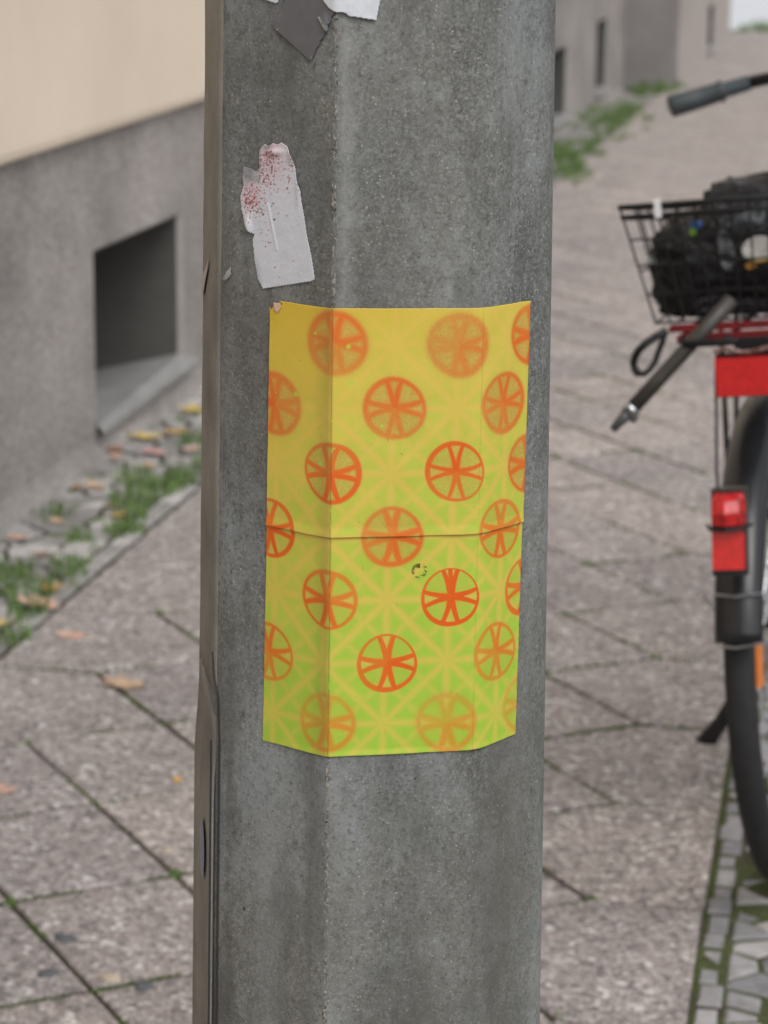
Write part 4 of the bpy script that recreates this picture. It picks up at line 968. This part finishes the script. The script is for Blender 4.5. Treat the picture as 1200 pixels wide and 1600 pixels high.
# fallen leaves, each its own thing
def leaf_mesh(kind, seedn, curl):
    r = random.Random(seedn); n_ = 48; pts = []
    for i in range(n_):
        a_ = 2 * PI * i / n_
        if kind == 'maple':
            rad = .45 + .42 * abs(math.cos(a_ * 2.5)) ** 1.4 + .08 * math.sin(a_ * 15) ; rad *= 1 if math.sin(a_) > -.8 else .55
        elif kind == 'oak': rad = (.42 + .10 * math.cos(8 * a_)) * (1 + .9 * abs(math.sin(a_)) ** 2)
        else: rad = .42 * (1 + .75 * abs(math.sin(a_)) ** 3) + .015 * math.cos(20 * a_)
        rad *= 1 + r.uniform(-.05, .05); pts.append((rad * math.cos(a_), rad * math.sin(a_)))
    v_ = []; rings = 5
    zf = lambda x, y: curl * (.55 * x * x + .35 * y * y * (1 if y > 0 else .4)) + .10 * curl * math.sin(x * 7 + seedn) + .06 * curl * math.sin(y * 9 + seedn * 2) + .04 * abs(x)
    v_.append((0, 0, zf(0, 0)))
    for k in range(1, rings + 1):
        for x, y in pts: f = k / rings; v_.append((x * f, y * f, zf(x * f, y * f)))
    f_ = [[0, 1 + i, 1 + (i + 1) % n_] for i in range(n_)]
    for k in range(rings - 1):
        for i in range(n_): a_ = 1 + k * n_; f_.append([a_ + i, a_ + n_ + i, a_ + n_ + (i + 1) % n_, a_ + (i + 1) % n_])
    zm = min(q[2] for q in v_); v_ = [(x, y, z - zm) for x, y, z in v_]
    k = len(v_)     # stalk
    for y_, x_ in ((-.35, 0), (-.7, .03), (-1.0, .10)): v_ += [(x_ - .018, y_, .03), (x_ + .018, y_, .03), (x_, y_, .06)]
    for q in (0, 3): f_ += [[k + q, k + q + 1, k + q + 4, k + q + 3], [k + q + 1, k + q + 2, k + q + 5, k + q + 4], [k + q + 2, k + q, k + q + 3, k + q + 5]]
    return mesh('leaf', v_, f_, True)
def leaf_mat(nm, c1, c2):
    a = N(nm); v = a.coord(rnd=True); c = a.mix(a.ramp(a.noise(v, 2.2, 4, .65), [(.35, 0), (.65, 1)]), c1, c2); c = a.mix(a.ramp(a.noise(v, 9, 3), [(.62, 0), (.72, .7)]), c, (.12, .07, .03, 1)); return a.out(c, .6, spec=.3)
LM = {'tan': leaf_mat('dry_tan_leaf', (.44, .28, .18, 1), (.56, .41, .28, 1)), 'orange': leaf_mat('orange_leaf', (.62, .30, .08, 1), (.60, .42, .12, 1)), 'yellow': leaf_mat('yellow_leaf', (.66, .45, .12, 1), (.50, .42, .14, 1)),
      'pink': leaf_mat('pale_pink_leaf', (.66, .33, .32, 1), (.66, .45, .40, 1)), 'brown': leaf_mat('brown_leaf', (.20, .10, .05, 1), (.34, .19, .11, 1)), 'salmon': leaf_mat('salmon_leaf', (.62, .34, .24, 1), (.60, .42, .34, 1))}
LEAVES = [  # s, t, size, kind, colour, curl, rot, label
 (.085, 1.30, .085, 'maple', 'yellow', .5, .6, 'big pale yellow curled leaf farthest back beside the pole edge'),
 (.120, 1.02, .070, 'oak', 'orange', .45, 2.0, 'orange-brown leaf just left of the pole under the window sill'),
 (.060, .93, .095, 'oak', 'yellow', .45, 1.5, 'long yellow leaf at the wall foot below the cellar window'),
 (.133, .765, .075, 'oval', 'pink', .4, 1.2, 'pale pink leaf lying on the cobbles'),
 (.050, .70, .050, 'oval', 'salmon', .6, .4, 'small salmon leaf beside the corner of the cellar sill'),
 (.030, .76, .055, 'oval', 'brown', .9, 2.6, 'rust brown leaf standing on edge under the sill corner'),
 (.103, .38, .060, 'oak', 'tan', .8, 1.0, 'crumpled tan leaf behind the large grass tuft'),
 (.060, .36, .045, 'oval', 'brown', .7, .2, 'small brown leaf beside the crumpled tan one'),
 (.200, .22, .045, 'oval', 'salmon', .5, 2.2, 'small salmon leaf between grass tufts on the cobbles'),
 (.080, -.111, .055, 'oval', 'salmon', .4, 1.7, 'flat salmon leaf on the cobbles at the left picture edge'),
 (.292, -.470, .050, 'maple', 'orange', .6, .3, 'bright orange leaf at the edge of the grass'),
 (.301, -.585, .085, 'oak', 'salmon', .5, 1.3, 'torn pale salmon leaf below the bright orange one'),
 (.270, -.720, .060, 'maple', 'yellow', .5, 2.9, 'yellow leaf half buried in grass at the left edge'),
 (.426, -.741, .070, 'oval', 'salmon', .25, 1.4, 'oval pale leaf lying alone on the upper paving slab'),
 (.613, -.999, .080, 'oak', 'tan', .3, 1.2, 'tan leaf lying across a slab joint left of the pole'),
 (.580, -1.552, .055, 'maple', 'salmon', .3, .4, 'pale salmon leaf cut by the left picture edge'),
 (.843, -1.435, .026, 'oval', 'orange', .4, .4, 'tiny orange leaf fragment on a slab near the pole'),
 (.160, .62, .055, 'oval', 'tan', .5, .9, 'dull tan leaf between the pink leaf and the large grass tuft'),
 (.215, .83, .050, 'oval', 'salmon', .5, 2.4, 'small salmon leaf touching the pole edge behind the pink leaf'),
 (.120, .05, .045, 'oak', 'tan', .6, .8, 'small tan leaf between two tufts near the wall foot'),
 (.180, -.22, .050, 'oval', 'brown', .5, 1.9, 'dark brown leaf on the cobbles below the flat salmon leaf'),
 (.240, .13, .040, 'maple', 'orange', .5, 1.1, 'little orange leaf in the middle of the grass on the cobbles'),
 (1.32, -1.15, .014, 'oval', 'orange', .4, .4, 'tiny orange leaf crumb on the slabs right of the pole')]
lcache = {}
for i, (s, t, sz, kd, cl, cu, rot, lab) in enumerate(LEAVES):
    me = leaf_mesh(kd, i + 1, cu); me.materials.append(LM[cl]); o = add('fallen_leaf', me, None, None, label=lab, category='leaf', group='fallen autumn leaves')
    zt = .0055 if s < EL else .0008
    o.matrix_basis = frame_at(s, t, zt) @ Matrix.Rotation(rot, 4, 'Z') @ Matrix.Scale(sz * .62, 4)
# small loose pebbles on the slabs
pm_ = [m_simple('dark_pebble', (.10, .105, .115, 1), .6, nscale=90), m_simple('pale_pebble', (.50, .42, .33, 1), .6, nscale=90)]
for (px, py, sz, mi, lab) in ((103, 1466, .016, 0, 'dark pebble in the slab at the lower left'), (75, 1521, .016, 0, 'flat dark pebble low at the left'), (225, 1540, .015, 0, 'dark pebble right of the pale one near a slab joint'), (172, 1527, .015, 1, 'pale tan pebble beside the slab joint at the bottom'), (262, 1330, .010, 1, 'small whitish pebble near a joint beside the pole')):
    d = ray(px, py); k = -H / d[2]; x, y = d[0] * k, d[1] * k; m = MB(); r = random.Random(px)
    for i in range(6):
        b_ = -PI / 2 + PI * i / 5
        for j in range(10):
            a_ = 2 * PI * j / 10; rr_ = sz * (1 + .15 * math.sin(a_ * 2 + px)); m.v.append((x + math.cos(a_) * math.cos(b_) * rr_, y + math.sin(a_) * math.cos(b_) * rr_ * .9, -.0005 + (math.sin(b_)) * .0045))
    for i in range(5):
        for j in range(10): m.f.append([i * 10 + j, i * 10 + (j + 1) % 10, i * 10 + 10 + (j + 1) % 10, i * 10 + 10 + j])
    m.build('pebble', pm_[mi], smooth=True, label=lab, category='pebble', group='pebbles in the slab surface')
